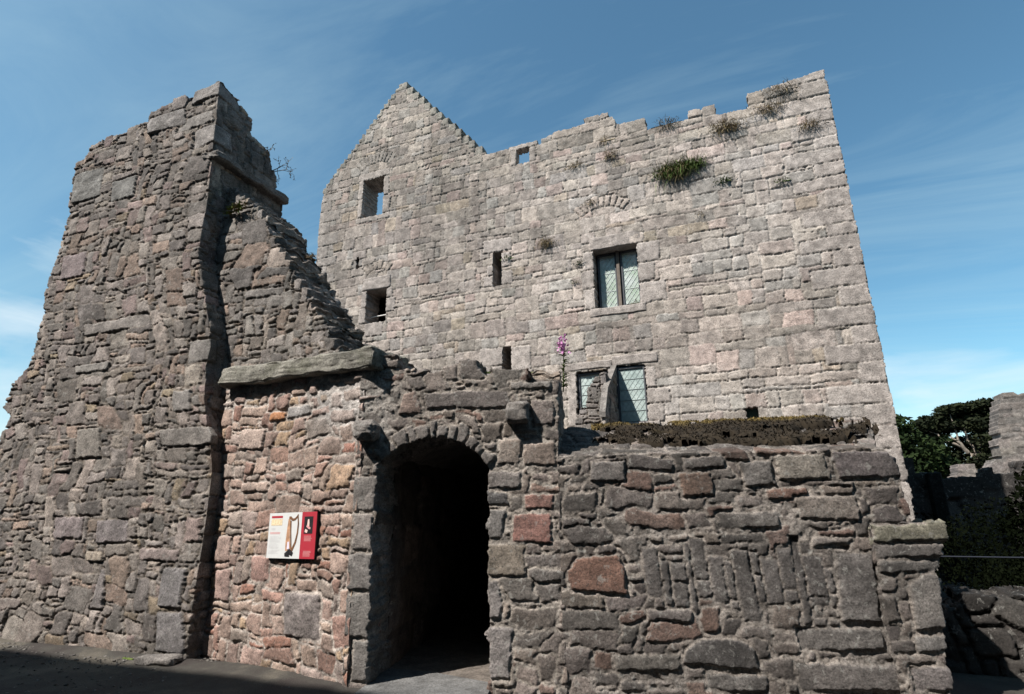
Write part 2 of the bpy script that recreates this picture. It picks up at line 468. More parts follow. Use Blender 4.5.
# ------------------------------------------------------------------ stone styles
def tower_density(u): return np.interp(u, [-11, -6, -2, 3], [.74, .85, 1.1, 1.3])
def tower_tone(U, Z):
    # wall head and gable are weathered browner; broad patches of older and newer facing
    g = sstep(-4.8, -6.5, U) * sstep(8.6, 10.2, Z); hd = sstep(9.6, 10.6, Z + .5 * fbm(U / .8, Z / .8, 3, 701)) * sstep(-6, -5, U)
    k = 1 + .22 * fbm(U / 2.2, Z / 1.8, 4, 702) - .15 * g - .17 * hd - .22 * sstep(.12, .4, fbm(U / .5, Z / 2.4, 4, 703)) * sstep(5, 9, Z)
    return k[..., None] * (1 + (np.array([.0, -.012, -.035])[None, None] * (g + hd)[..., None]))
TOWER = dict(shear=.03, unit=(.12, .10), w=([1, 2, 3, 4, 5, 6, 7], [.05, .28, .34, .20, .08, .03, .02]), h=([1, 2, 3, 4], [.12, .42, .38, .08]), course=.88, udens=tower_density,
             warp=(.018, .004), jit=.5, off=.005, tilt=.009, gap=(.005, .015), ragged=.007, edge=.006, bulge=.005, round=.009, rough=.005, tone=tower_tone,
             depth=.022, mrough=.007, cvar=.27, wave=.012,
             pal=[(0.339, .298, 0.268), (0.379, .332, 0.297), (0.300, .268, 0.243), (0.404, .352, 0.314), (0.370, .312, 0.253), (0.360, .292, 0.262), (0.320, .298, 0.278)], palw=[5, 5, 4, 3, 1, 2, 3],
             mortar=(.30, .275, .245), skj=.012)
RUIN = dict(shear=.34, unit=(.07, .048), w=([1, 2, 3, 4, 5, 7, 9], [.14, .22, .22, .18, .13, .07, .04]), h=([1, 2, 3, 4, 6, 8], [.25, .25, .21, .15, .10, .04]), course=.15,
            warp=(.065, .004), jit=1.05, off=.009, tilt=.034, gap=(.003, .014), ragged=.007, edge=.006, bulge=.007, round=.007, rough=.006,
            depth=.020, mrough=.012, cvar=.32, wave=.035,
            pal=[(0.231, .203, 0.186), (0.271, .238, 0.215), (0.184, .164, 0.152), (0.302, .26, 0.230), (0.271, .208, 0.171), (0.296, .235, 0.171), (0.251, .195, 0.181)], palw=[6, 5, 4, 3, 2, .6, 2],
            mortar=(0.205, .175, 0.147), skj=.03)
HARP = dict(RUIN, shear=.15, unit=(.085, .06), w=([1, 2, 3, 4, 5], [.14, .26, .28, .2, .12]), h=([1, 2, 3, 4], [.28, .32, .26, .14]), off=.007, tilt=.04,
            gap=(.004, .018), depth=.012, mrough=.009, wave=.02, rough=.006, bulge=.010, round=.014, cvar=.24,
            pal=[(0.371, .27, 0.228), (0.412, .31, 0.257), (0.350, .225, 0.184), (0.340, .275, 0.242), (0.412, .295, 0.204), (0.340, .185, 0.141)], palw=[5, 4, 4, 3, 2, 1.2],
            mortar=(.44, .385, .345))
GATE = dict(RUIN, shear=.22, unit=(.085, .056), w=([1, 2, 3, 4, 5], [.14, .28, .26, .2, .12]), h=([1, 2, 3, 4], [.26, .32, .26, .16]), off=.006, tilt=.035,
            gap=(.005, .020), edge=.006, depth=.007, mrough=.009, wave=.025, rough=.006, bulge=.008, round=.012, cvar=.26,
            pal=[(0.220, .19, 0.171), (0.256, .218, 0.196), (0.179, .158, 0.145), (0.276, .228, 0.196), (0.256, .175, 0.147)], palw=[6, 5, 4, 3, 2],
            mortar=(0.389, .345, 0.304))
DARKW = dict(GATE, unit=(.088, .056), w=([1, 2, 3, 4, 5, 6], [.14, .25, .24, .19, .11, .07]), off=.006, tilt=.035, bulge=.009, round=.011, cvar=.30,
             pal=[(0.169, .147, 0.136), (0.204, .175, 0.159), (0.133, .118, 0.110), (0.224, .188, 0.166), (0.209, .142, 0.118)], palw=[6, 5, 5, 3, 2],
             mortar=(0.368, .325, 0.290), gap=(.006, .022), depth=.007)

M_tower = stone_mat('tower_stone', 1.10, lichen=.35, dark=.22, bump=.35, lich_col=(.52, .50, .47))
M_ruin = stone_mat('ruin_stone', 1.08, lichen=.35, dark=.55, bump=.6)
M_harp = stone_mat('pink_stone', 1.0, lichen=.25, dark=.2, bump=.5, lich_col=(.55, .50, .45))
M_gate = stone_mat('gate_stone', .90, lichen=.5, dark=.35, bump=.6)
M_dark = stone_mat('dark_stone', .80, lichen=.55, dark=.45, bump=.6)
M_mossy = stone_mat('mossy_stone', 1.0, lichen=.45, dark=.7, green=.45, bump=1.0, flat=(.33, .315, .275), lich_col=(.36, .35, .29))
M_dress = stone_mat('dressed_stone', 1.0, lichen=.25, dark=.15, bump=.3, flat=(.38, .34, .315), lich_col=(.5, .48, .45))
M_shaded = stone_mat('shaded_stone', .7, lichen=.1, dark=.6, bump=.5)  # passage gloom put into the stone colour by a lower gain
M_iron = plain_mat('iron', (.045, .045, .05), .6, metal=.6)
M_wood = plain_mat('weathered_wood', (.12, .10, .085), .8)
M_paint = plain_mat('white_paint', (.7, .7, .68), .6, .08)

# ------------------------------------------------------------------ ground
def ground():
    xs = np.concatenate([np.linspace(-250, -16, 14), np.arange(-15.8, 8.01, .07), np.linspace(9, 250, 14)])
    ys = np.concatenate([np.linspace(-250, -7, 14), np.arange(-1, 7.01, .07), np.linspace(7.5, 300, 20)])
    X, Y = np.meshgrid(xs, ys)
    near = np.exp(-((X + 6) / 9) ** 4 - ((Y - 4.5) / 4) ** 4)
    Z = near * (.035 * fbm(X / 1.3, Y / 1.1, 4, 301) + .010 * fbm(X / .16, Y / .16, 3, 302))
    # soil banked against the wall foot
    Z += near * .05 * np.exp(-np.abs(Y - (5.15 + 0 * X)) / .22) * (X < -3.7)
    idx = np.arange(X.size).reshape(X.shape)
    F = np.stack([idx[:-1, :-1].ravel(), idx[:-1, 1:].ravel(), idx[1:, 1:].ravel(), idx[1:, :-1].ravel()], 1)
    m, nt, b = newmat('ground_tarmac'); L = nt.links
    tc = nt.nodes.new('ShaderNodeTexCoord'); P = tc.outputs['Object']
    a = N(nt, 'ShaderNodeTexNoise', Scale=.9, Detail=6, Roughness=.65); L.new(P, a.inputs['Vector'])
    r = ramp(nt, [(.42, (.030, .025, .023)), (.52, (.042, .039, .034)), (.6, (.075, .067, .055))]); L.new(a.outputs['Fac'], r.inputs[0])
    g = N(nt, 'ShaderNodeTexNoise', Scale=90, Detail=3, Roughness=.7); L.new(P, g.inputs['Vector'])
    r2 = ramp(nt, [(.3, .55), (.7, 1.5)]); L.new(g.outputs['Fac'], r2.inputs[0])
    L.new(mixc(nt, 1, r.outputs[0], r2.outputs[0], 'MULTIPLY'), b.inputs['Base Color'])
    bp = N(nt, 'ShaderNodeBump', Strength=.6, Distance=.01); L.new(g.outputs['Fac'], bp.inputs['Height']); L.new(bp.outputs[0], b.inputs['Normal'])
    o = link('ground', mesh_np('ground', np.stack([X, Y, Z], -1).reshape(-1, 3), F), m); tag(o, 'dark worn tarmac and trodden earth at the foot of the ruined walls', 'ground', kind='structure')
ground()

# ------------------------------------------------------------------ GATE WALL (arched)
GA = RAD(13); GP = (-3.48, 5.01)
gd = np.array([math.cos(GA), math.sin(GA), 0]); gn = np.array([math.sin(GA), -math.cos(GA), 0])   # along, outwards
def G(s, z, out=0.0):
    p = np.array([GP[0], GP[1], 0]) + gd * s + gn * out; return Vector((p[0], p[1], z))
S_END = 1.88
def gate_path(U, Z):
    P = np.zeros(U.shape + (3,)); Nn = np.zeros_like(P)
    a = np.clip(U - S_END, None, 0)[..., None] + S_END
    b = np.clip(U - S_END, 0, None)[..., None]
    P[:] = np.array([GP[0], GP[1], 0]) + gd * a - gn * b
    P[..., 2] += Z
    t = sstep(S_END - .03, S_END + .03, U)[..., None]
    Nn[:] = gn * (1 - t) + gd * t
    Nn /= np.linalg.norm(Nn, axis=-1, keepdims=True)
    return P, Nn
def arch_z(s):
    return interp(s, [(0, 2.06), (.06, 2.13), (.2, 2.23), (.42, 2.31), (.62, 2.335), (.8, 2.30), (.93, 2.24), (1.06, 2.13), (1.15, 2.0)])
def gate_void(U, Z):
    j = .012 * fbm(Z / .12, U * 0, 3, 41) * 2
    return (U > 0 + j) & (U < 1.15 + j) & (Z < arch_z(U) + .012 * fbm(U / .1, Z * 0, 2, 42))
def gate_keep(cu, cz):
    top = 3.04 + .05 * np.sin(cu * 9) + .04 * np.sin(cu * 23) + .22 * (cu < .25)
    top = np.where(cu > S_END + .6, 3.0 - (cu - S_END - .6) * .6, top)
    return cz < top
def voussoirs(U, Z, Uw, Zw):
    cxx, czz, R = .60, 1.55, .80
    x = U - cxx; z = Z - czz; ang = np.arctan2(x, z) + .06 * (Uw - U) / .05 * .3
    rr = np.hypot(x, z)
    wid = np.array([.17, .09, .19, .12, .20, .08, .16, .10, .13, .16, .11, .2]); edges = -0.86 + np.concatenate([[0], np.cumsum(wid)])
    k = np.searchsorted(edges, ang)
    top = arch_z(U) + .17 + .03 * np.sin(k * 2.3) + .02 * np.sin(k * 5.1)
    ok = (k > 0) & (k < len(edges)) & (Z > arch_z(U) - .05) & (Z < top) & (U > -.12) & (U < 1.26) & (Z > 1.95)
    return np.where(ok, k, 0)
gw = empty('gate_wall', tuple(G(.9, 0)), 'low grey rubble wall pierced by a dark arched doorway', 'wall')
gs = [dict(mask=voussoirs, col=(.24, .215, .20), off=.02, gap=.010)]
for (a, b_, c, d_, cc) in [(-.30, 0, 1.60, 1.95, (.33, .30, .28)), (-.24, 0, 1.22, 1.59, (.38, .335, .31)), (-.27, 0, .86, 1.21, (.31, .285, .27)), (-.30, 0, .44, .85, (.33, .305, .285)), (-.22, 0, .05, .43, (.27, .25, .235)),
                     (-.10, .0, 1.96, 2.10, (.30, .27, .25))]:
    gs.append(dict(mask=wrect(a, b_, c, d_), col=cc, off=.015, gap=.012, rough=.8))
for (a, b_, c, d_, cc) in [(1.15, 1.34, 1.32, 1.62, (.24, .225, .215)), (1.15, 1.55, 1.0, 1.30, (.27, .23, .19)), (1.15, 1.30, .62, .98, (.27, .245, .235)), (1.15, 1.42, .10, .58, (.32, .29, .28)), (1.15, 1.38, 1.64, 1.78, (.12, .115, .115)), (1.15, 1.5, 1.80, 2.0, (.28, .25, .235)),
                     (1.53, 1.82, 1.59, 1.76, (.33, .19, .16)), (1.40, 1.80, 1.29, 1.57, (.30, .165, .14)), (.44, 1.38, 2.63, 2.82, (.20, .175, .165)), (1.4, 1.86, 2.80, 2.9, (.25, .23, .215)), (1.5, 1.87, 2.02, 2.28, (.31, .25, .215)), (1.22, 1.5, 2.05, 2.32, (.31, .26, .225)), (1.62, 1.88, 2.42, 2.70, (.30, .255, .235))]:
    gs.append(dict(mask=wrect(a, b_, c, d_), col=cc, off=.012, gap=.014))
gs.append(dict(mask=wpoly([(.09, 2.56), (.44, 2.58), (.36, 2.86), (.2, 2.84)]), col=(.33, .25, .215), off=.012, gap=.02))
gs.append(dict(mask=wrect(1.6, 2.1, 2.90, 3.10), col=(.26, .24, .22), off=.035, gap=.012))
def gate_lime(U, Z):
    return np.clip(sstep(.25, -.05, U + .1 * fbm(U / .2, Z / .2, 3, 61)) * sstep(2.2, 2.5, Z), 0, 1) * .9 + sstep(.05, .35, fbm(U / .35, Z / .35, 3, 62)) * .25
masonry('rubble_wall', -.25, S_END + 1.15, -.05, 3.25, .0085, gate_path, GATE, 5, gate_keep, gate_void, gs, depth=.62, parent=gw, mat=M_gate,
        patches=[(gate_lime, (.40, .375, .35), 2.2)])
# corbels
def rough_block(name, lo, hi, M, mat, parent, seed, n=(10, 6, 6), amp=.018, r=.03):
    bm = bmesh.new()
    vs = add_box(bm, lo, hi, None, r)
    bmesh.ops.subdivide_edges(bm, edges=bm.edges[:], cuts=max(n), use_grid_fill=True)
    arr = np.array([v.co[:] for v in bm.verts])
    f1 = fbm(arr[:, 0] / .13 + arr[:, 2] * 5, arr[:, 1] / .13 + arr[:, 2] * 7, 4, seed) * 2
    f2 = fbm(arr[:, 0] / .11 + 31 + arr[:, 1] * 6, arr[:, 2] / .11, 4, seed + 1) * 2
    f3 = fbm(arr[:, 1] / .12 + 77 - arr[:, 0] * 5, arr[:, 2] / .12 + 9, 4, seed + 2) * 2
    for v, a, b_, c in zip(bm.verts, f1, f2, f3):
        v.co += Vector((a, b_, c)) * amp
        v.co = M @ v.co
    return bm_obj(name, bm, mat, parent, smooth=True)
GM = Matrix.Translation(G(0, 0)) @ Matrix.Rotation(GA, 4, 'Z')
M_corb = stone_mat('corbel_stone', 1.0, lichen=.4, dark=.4, bump=.6, flat=(.24, .22, .205))
rough_block('corbel', (-.27, -.16, 2.32), (.01, .1, 2.51), GM, M_corb, gw, 71, amp=.02, r=.05)
rough_block('corbel', (1.37, -.13, 2.44), (1.60, .1, 2.66), GM, M_corb, gw, 75, amp=.015, r=.02)
# vaulted passage behind the arch
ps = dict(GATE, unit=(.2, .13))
def plane_path(o, du, nn):
    o = np.array(o); du = np.array(du); nn = np.array(nn)
    def path(U, Z):
        P = o + du * U[..., None]; P[..., 2] += Z
        return P, np.broadcast_to(nn, P.shape).copy()
    return path
pl = G(-.03, 0, -.55); pr = G(1.2, 0, -.55)
masonry('passage_wall', 0, 5, 0, 2.45, .03, plane_path(pl, -gn, gd), ps, 81, depth=.05, parent=gw, mat=M_shaded)
masonry('passage_wall', 0, 5, 0, 2.45, .05, plane_path(pr, -gn, -gd), ps, 82, depth=.05, parent=gw, mat=M_shaded)
masonry('passage_end_wall', -.1, 1.3, 0, 2.6, .05, plane_path(G(0, 0, -5.3), gd, gn), ps, 83, depth=.05, parent=gw, mat=M_shaded)
bm = bmesh.new()
for i in range(9):                                                   # barrel vault
    for j in range(8):
        q = []
        for (a, b_) in ((i, j), (i + 1, j), (i + 1, j + 1), (i, j + 1)):
            s = -.06 + 1.3 * a / 9; q.append(bm.verts.new(G(s, 2.18 + .24 * math.sin(math.pi * a / 9), -.5 - 4.9 * b_ / 8)))
        bm.faces.new(q)
bmesh.ops.remove_doubles(bm, verts=bm.verts[:], dist=.001)
bm_obj('passage_vault', bm, M_corb, gw)
# threshold paving and the passage's earth floor
bm = bmesh.new()
vs = [bm.verts.new(p) for p in (G(-.02, .035, .95), G(1.2, .035, .95), G(1.17, .035, -.22), (G(.5, .035, -.52)), G(-.02, .035, -.62))]
f = bm.faces.new(vs); r = bmesh.ops.extrude_face_region(bm, geom=[f])
for v in r['geom']:
    if isinstance(v, bmesh.types.BMVert): v.co.z -= .2
M_slab = stone_mat('paving_slab', 1.0, lichen=.1, dark=.2, bump=.25, flat=(.165, .165, .165))
o = bm_obj('path', bm, M_slab); tag(o, 'worn grey paving slab at the arched doorway threshold', 'path', kind='structure')
bm = bmesh.new()
bm.faces.new([bm.verts.new(p) for p in (G(-.1, .026, -.1), G(1.25, .026, -.1), G(1.25, .026, -5.3), G(-.1, .026, -5.3))])
M_earth = stone_mat('earth_floor', 1.0, lichen=.1, dark=.1, bump=.5, flat=(.19, .165, .145))
o = bm_obj('passage_ground', bm, M_earth); tag(o, 'brown earth floor inside the dark passage', 'ground', kind='structure')

# ------------------------------------------------------------------ HARP WALL (pink rubble under the mossy slab)
HA = (-6.22, 5.43); HB = (-3.705, 4.955); hlen = math.hypot(HB[0] - HA[0], HB[1] - HA[1]); hang = math.atan2(HB[1] - HA[1], HB[0] - HA[0])
def Hp(u, z, out=0.0):
    d = (math.cos(hang), math.sin(hang)); n = (math.sin(hang), -math.cos(hang))
    return Vector((HA[0] + d[0] * u + n[0] * out, HA[1] + d[1] * u + n[1] * out, z))
hw = empty('pink_wall', tuple(Hp(1.2, 0)), 'pinkish rubble wall with a mossy stone shelf over it, carrying the information board', 'wall')
hs_ = [dict(mask=wrect(1.62, 2.18, .36, .80), col=(.27, .235, .225), off=.02, gap=.02),
       dict(mask=wrect(.98, 1.28, 2.68, 2.80), col=(.42, .20, .10), off=.01, gap=.012),
       dict(mask=wrect(.45, .95, 2.36, 2.62), col=(.48, .38, .33), off=.02, gap=.014),
       dict(mask=wrect(1.3, 1.75, 2.68, 2.84), col=(.36, .34, .33), off=.01, gap=.014),
       dict(mask=wrect(.62, 1.15, 1.84, 1.97), col=(.44, .34, .29), off=.016, gap=.014),
       dict(mask=wrect(.2, .52, 1.05, 1.35), col=(.42, .31, .27), off=.016, gap=.014),
       dict(mask=wrect(.95, 1.30, .86, 1.14), col=(.40, .26, .225), off=.012, gap=.014),
       dict(mask=wrect(.25, .6, .62, .98), col=(.38, .27, .24), off=.012, gap=.016)]
def lime(U, Z):
    q = U + .25 * fbm(U / .25, Z / .25, 3, 92)
    return (sstep(1.5, 2.1, q) * sstep(2.2, 2.7, Z) + .35 * sstep(2.75, 3.0, Z + .2 * fbm(U / .2, Z / .2, 3, 93)))
masonry('rubble_wall', 0, hlen + .03, -.05, 3.28, .0085, line_path(HA, hang), HARP, 17, None, None, hs_, depth=.4, parent=hw, mat=M_harp,
        patches=[(lime, (.50, .47, .45), 2.0)])
SM = Matrix.Translation((-4.80, 5.22, 3.285)) @ Matrix.Rotation(RAD(-9), 4, 'Z') @ Matrix.Rotation(RAD(2.5), 4, 'Y')
sl = rough_block('mossy_slab', (-1.38, -.20, -.145), (1.34, .42, .085), SM, M_mossy, hw, 101, n=(26, 26, 26), amp=.02, r=.02)
# ------------------------------------------------------------------ RAKING WALL
rake = [(-7.1, 6.55), (-6.75, 6.35), (-6.45, 6.12), (-6.09, 5.81), (-5.69, 5.19), (-5.24, 4.57), (-4.82, 4.01), (-4.52, 3.54), (-4.2, 3.3), (-3.7, 3.22)]
rw = empty('raking_wall', (-5.8, 5.6, 3.3), 'rough wall stump stepping down from the tall pier above the mossy shelf', 'wall')
RK = dict(RUIN, skj=.035, pal=[(.22, .20, .185), (.26, .235, .215), (.18, .165, .155), (.28, .24, .21), (.26, .20, .165)], palw=[6, 5, 4, 3, 2])
masonry('rubble_wall', -7.1, -3.65, 3.1, 6.75, .0115, line_path((0, 5.5), 0), RK, 23,
        lambda cu, cz: cz < interp(cu, rake) + .14, lambda U, Z: Z > interp(np.round(U / .11) * .11, rake) + .05 + .05 * fbm(U / .2, Z / .2, 3, 24), [], depth=.85, parent=rw, mat=M_ruin, back=True)
# ------------------------------------------------------------------ PIER (tall left stump)
corner = [(8.4, -7.04), (8.23, -7.03), (6.87, -6.94), (6.02, -6.9), (5.2, -6.90), (4.45, -6.62), (4.06, -6.46), (3.75, -6.38), (3.5, -6.42), (3.03, -6.36), (2.69, -6.24), (2.55, -6.14), (2.43, -6.14), (2.12, -6.05), (1.53, -6.04), (1.08, -6.05), (.54, -6.07), (0, -6.07), (-1, -6.07)]
left = [(7.7, -10.30), (7.59, -10.34), (6.9, -10.26), (5.93, -10.29), (5.26, -10.37), (4.81, -10.31), (4.09, -10.31), (3.88, -10.36), (3.65, -10.69), (3.27, -10.75), (3.09, -10.47), (2.74, -10.59), (1.5, -10.9), (0, -11.2)]
ptop = [(-11, 7.4), (-10.34, 7.62), (-10.08, 7.66), (-9.95, 7.92), (-9.19, 7.97), (-8.61, 8.02), (-8.54, 8.22), (-7.63, 8.22), (-7.04, 8.34)]
etop = [(0, 8.25), (.28, 8.2), (.45, 8.15), (.70, 8.05), (.72, 7.75), (1.15, 7.7), (1.2, 7.4), (1.3, 7.3), (1.38, 7.05), (1.5, 6.9)]
def pier_x(U, Z):
    xb = -6.08 - .112 * Z
    return xb + np.minimum(U, 0) + (interp(Z, corner) - xb) * np.exp(np.minimum(U, 0) / .45)
def pier_path(U, Z):
    P = np.zeros(U.shape + (3,))
    P[..., 0] = pier_x(U, Z); P[..., 1] = 5.2 + np.maximum(U, 0); P[..., 2] = Z
    P[..., 1] += .12 * np.clip((Z - 3) / 5, 0, 1) * 0
    t = sstep(-.05, .05, U)[..., None]
    Nn = np.array([0, -1.0, 0]) * (1 - t) + np.array([1.0, 0, 0]) * t
    Nn = Nn / np.linalg.norm(Nn, axis=-1, keepdims=True)
    return P, Nn
def pier_keep(cu, cz):
    x = pier_x(cu, cz)
    f = (x > interp(cz, left) - .25) & (cz < interp(x, ptop) - .04)
    e = (cz < interp(cu, etop) + .2)
    return np.where(cu < 0, f, e)
def pier_void(U, Z):
    x = pier_x(U, Z)
    return ((U <= 0) & (Z > np.minimum(interp(x, ptop), 8.28) + .02 + .02 * fbm(U / .1, Z * 0, 2, 35))) | ((U > 0) & (Z > interp(U, etop) + .02 * fbm(U / .12, Z / .12, 3, 34))) | (U < 0) & (x < interp(Z, left) - .01 + .03 * fbm(Z / .2, U * 0, 3, 33))
pr_ = empty('ruined_pier', (-8.4, 5.6, 0), 'tall dark ruined stump of rubble masonry with a broken sloping top at the left', 'ruined wall')
pq = [dict(mask=wrect(-.62, .4, 7.98, 8.25), col=(.27, .25, .24), off=.02, gap=.01), dict(mask=wrect(-.55, .3, 7.10, 7.45), col=(.31, .285, .27), off=.015, gap=.01),
      dict(mask=wrect(-.9, -.1, 7.50, 7.75), col=(.26, .24, .225), off=.012, gap=.012), dict(mask=wrect(-1.55, -.72, 7.65, 7.98), col=(.28, .26, .25), off=.02, gap=.012),
      dict(mask=wrect(-3.35, -2.6, 6.75, 7.35), col=(.24, .235, .225), off=.02, gap=.012), dict(mask=wrect(-2.35, -1.75, 6.55, 6.95), col=(.22, .215, .205), off=.012, gap=.014),
      dict(mask=wrect(-3.3, -2.75, 5.3, 5.75), col=(.25, .205, .205), off=.03, gap=.012), dict(mask=wrect(-.36, .2, 3.55, 3.9), col=(.27, .25, .235), off=.0, gap=.02),
      dict(mask=wrect(-.75, .1, 2.45, 2.70), col=(.28, .255, .235), off=.05, gap=.012), dict(mask=wrect(-.55, -.2, 2.9, 3.2), col=(.27, .25, .235), off=.02, gap=.012),
      dict(mask=wrect(-.5, -.12, .55, 1.0), col=(.23, .215, .215), off=.02, gap=.012), dict(mask=wrect(-.52, -.08, .08, .52), col=(.22, .205, .205), off=.02, gap=.012),
      dict(mask=wrect(-2.6, -1.9, 3.65, 3.80), col=(.30, .28, .26), off=.03, gap=.012), dict(mask=wrect(-2.55, -1.2, 4.25, 4.45), col=(.31, .28, .26), off=.02, gap=.012),
      dict(mask=wrect(-2.45, -1.9, 2.35, 2.8), col=(.26, .235, .21), off=.02, gap=.016), dict(mask=wrect(-1.75, -1.15, 1.25, 1.55), col=(.25, .22, .22), off=.02, gap=.012),
      dict(mask=wrect(-2.6, -2.05, 1.3, 1.6), col=(.26, .22, .22), off=.02, gap=.012), dict(mask=wrect(-1.95, -1.55, 1.02, 1.16), col=(.40, .34, .28), off=.04, gap=.012),
      dict(mask=wpoly([(-1.75, .45), (-1.5, .45), (-1.52, .95), (-1.6, .97)]), col=(.26, .235, .23), off=.03, gap=.014), dict(mask=wrect(-.95, -.3, .85 + .2, 1.2), col=(.31, .255, .24), off=.02, gap=.012)]
masonry('rubble_wall', -5.5, 1.5, -.05, 8.5, .0125, pier_path, RUIN, 31, pier_keep, pier_void, pq, depth=1.1, thin=lambda u, z: np.where((u < .02) & (z > 6.9), .4, 1.0), parent=pr_, mat=M_ruin)
# string course along the pier's right face
LM = Matrix.Translation((-6.93, 5.2, 6.87))
rough_block('string_course', (-.2, -.02, -.055), (.11, 1.5, .06), LM, M_corb, pr_, 111, n=(14, 14, 14), amp=.02, r=.02)

# ------------------------------------------------------------------ RIGHT WALL with sloping ruined top
VT = 2.12; PSL = math.atan2(.42, 1.0)
dw = empty('ruined_enclosure_wall', tuple(G(3.4, 0)), 'low dark rubble wall with moss on its sloping broken top, right of the doorway', 'ruined wall')
def right_path(U, Z):
    rad = .10                                                    # rounded shoulder
    v = Z - VT
    t = sstep(-rad, rad, v)
    up_ = np.where(v < 0, Z, VT + v * math.sin(PSL)); inn = np.where(v < 0, 0, v * math.cos(PSL))
    P = np.array([GP[0], GP[1], 0]) + gd * U[..., None] - gn * inn[..., None]; P[..., 2] = up_
    a = t * (math.pi / 2 - PSL)
    Nn = gn * np.cos(a)[..., None] + np.array([0, 0, 1.0]) * np.sin(a)[..., None]
    return P, Nn
def right_keep(cu, cz):
    e = interp(cz, [(0, 5.2), (3.3, 5.4)])
    return cu < e
def uprights(U, Z, Uw, Zw):
    x = U + (Uw - U) * .12 + (Z - 1.0) * .06
    ed = np.array([2.62, 2.77, 2.85, 3.0, 3.06, 3.2, 3.34, 3.42, 3.58, 3.66, 3.82, 3.95, 4.03, 4.2, 4.27])
    k = np.searchsorted(ed, x); lo = .74 + .10 * np.sin(k * 3.1) + .08 * np.sin(k * 7.7); hi = 1.22 + .09 * np.sin(k * 1.7) + .06 * np.sin(k * 5.3)
    zs = .92 + .12 * np.sin(k * 4.3); k2 = np.where((np.sin(k * 2.9) > -.1) & (Z > zs), k + 30, k)
    return np.where((k > 0) & (k < len(ed)) & (Z > lo) & (Z < hi), k2, 0)
D1 = (.16, .145, .138)
rsx = [dict(mask=wpoly([(1.92, .88), (2.45, .84), (2.47, 1.05), (2.40, 1.2), (2.0, 1.17), (1.9, 1.05)]), col=(.26, .155, .12), off=.025, gap=.016),
       dict(mask=wpoly([(2.88, .26), (3.56, .24), (3.52, .40), (3.38, .50), (3.05, .50), (2.92, .40)]), col=(.10, .093, .09), off=.04, gap=.02),
       dict(mask=uprights, col=D1, off=.0, gap=.008),
       dict(mask=wpoly([(4.28, .62), (4.62, .60), (4.64, 1.2), (4.30, 1.22)]), col=(.17, .155, .148), off=.03, gap=.014),
       dict(mask=wpoly([(4.66, .70), (4.86, .68), (4.88, 1.08), (4.70, 1.1)]), col=(.15, .14, .135), off=.045, gap=.014),
       dict(mask=wrect(4.42, 5.02, 1.86, 2.12), col=(.185, .16, .16), off=.03, gap=.014), dict(mask=wrect(3.9, 4.38, 1.84, 2.10), col=(.30, .27, .235), off=.025, gap=.014),
       dict(mask=wrect(3.55, 3.88, 1.80, 2.05), col=(.19, .175, .165), off=.02, gap=.014), dict(mask=wrect(3.75, 4.15, 1.66, 1.78), col=(.24, .15, .12), off=.02, gap=.012),
       dict(mask=wrect(4.0, 4.55, 1.48, 1.70), col=(.26, .225, .20), off=.03, gap=.014), dict(mask=wrect(3.0, 3.3, 1.72, 1.96), col=(.24, .165, .13), off=.02, gap=.012),
       dict(mask=wrect(2.2, 2.55, 1.85, 2.06), col=(.22, .20, .19), off=.02, gap=.012), dict(mask=wrect(3.05, 3.45, 1.98, 2.10), col=(.2, .18, .17), off=.02, gap=.012),
       dict(mask=wrect(3.3, 3.85, 1.42, 1.58), col=(.17, .155, .145), off=.02, gap=.012), dict(mask=wrect(2.6, 3.0, .62, .72), col=(.2, .175, .165), off=.02, gap=.012),
       dict(mask=wrect(3.1, 3.6, .08, .22), col=(.2, .185, .175), off=.02, gap=.012), dict(mask=wrect(2.3, 2.9, .22, .36), col=(.22, .20, .18), off=.02, gap=.012),
       dict(mask=wrect(3.9, 4.6, .4, .58), col=(.18, .165, .155), off=.02, gap=.012), dict(mask=wrect(3.85, 4.7, .1, .32), col=(.2, .18, .17), off=.03, gap=.012)]
def grout(U, Z):
    return np.clip(sstep(.0, .3, fbm(U / .5, Z / .5, 3, 162)) * .5 + sstep(2.12, 2.3, Z) * .12, 0, 1)
masonry('rubble_wall', S_END - .02, 5.35, -.05, 3.10, .0085, right_path, DARKW, 43, right_keep, lambda U, Z: (U > interp(Z, [(0, 4.98), (1.5, 5.0), (1.95, 4.99), (2.1, 4.90), (2.2, 4.86), (2.6, 5.02), (3.3, 5.22)]) + .02 * fbm(Z / .1, U * 0, 3, 44)), rsx, depth=.5, parent=dw, mat=M_dark,
        patches=[(grout, (.27, .25, .235), .9)])
bt = [dict(mask=wrect(4.62, 5.30, 1.29, 1.44), col=(.27, .255, .20), off=.03, gap=.010), dict(mask=wrect(4.62, 5.22, 1.17, 1.28), col=(.22, .20, .19), off=.015, gap=.010),
      dict(mask=wrect(4.62, 5.20, 1.06, 1.16), col=(.20, .185, .175), off=.01, gap=.010), dict(mask=wpoly([(4.82, .58), (5.20, .62), (5.20, 1.02), (4.98, 1.06), (4.84, .95)]), col=(.24, .22, .205), off=.03, gap=.014),
      dict(mask=wrect(4.8, 5.25, .44, .56), col=(.24, .225, .215), off=.01, gap=.01), dict(mask=wrect(4.72, 5.28, .16, .34), col=(.23, .205, .2), off=.02, gap=.01)]
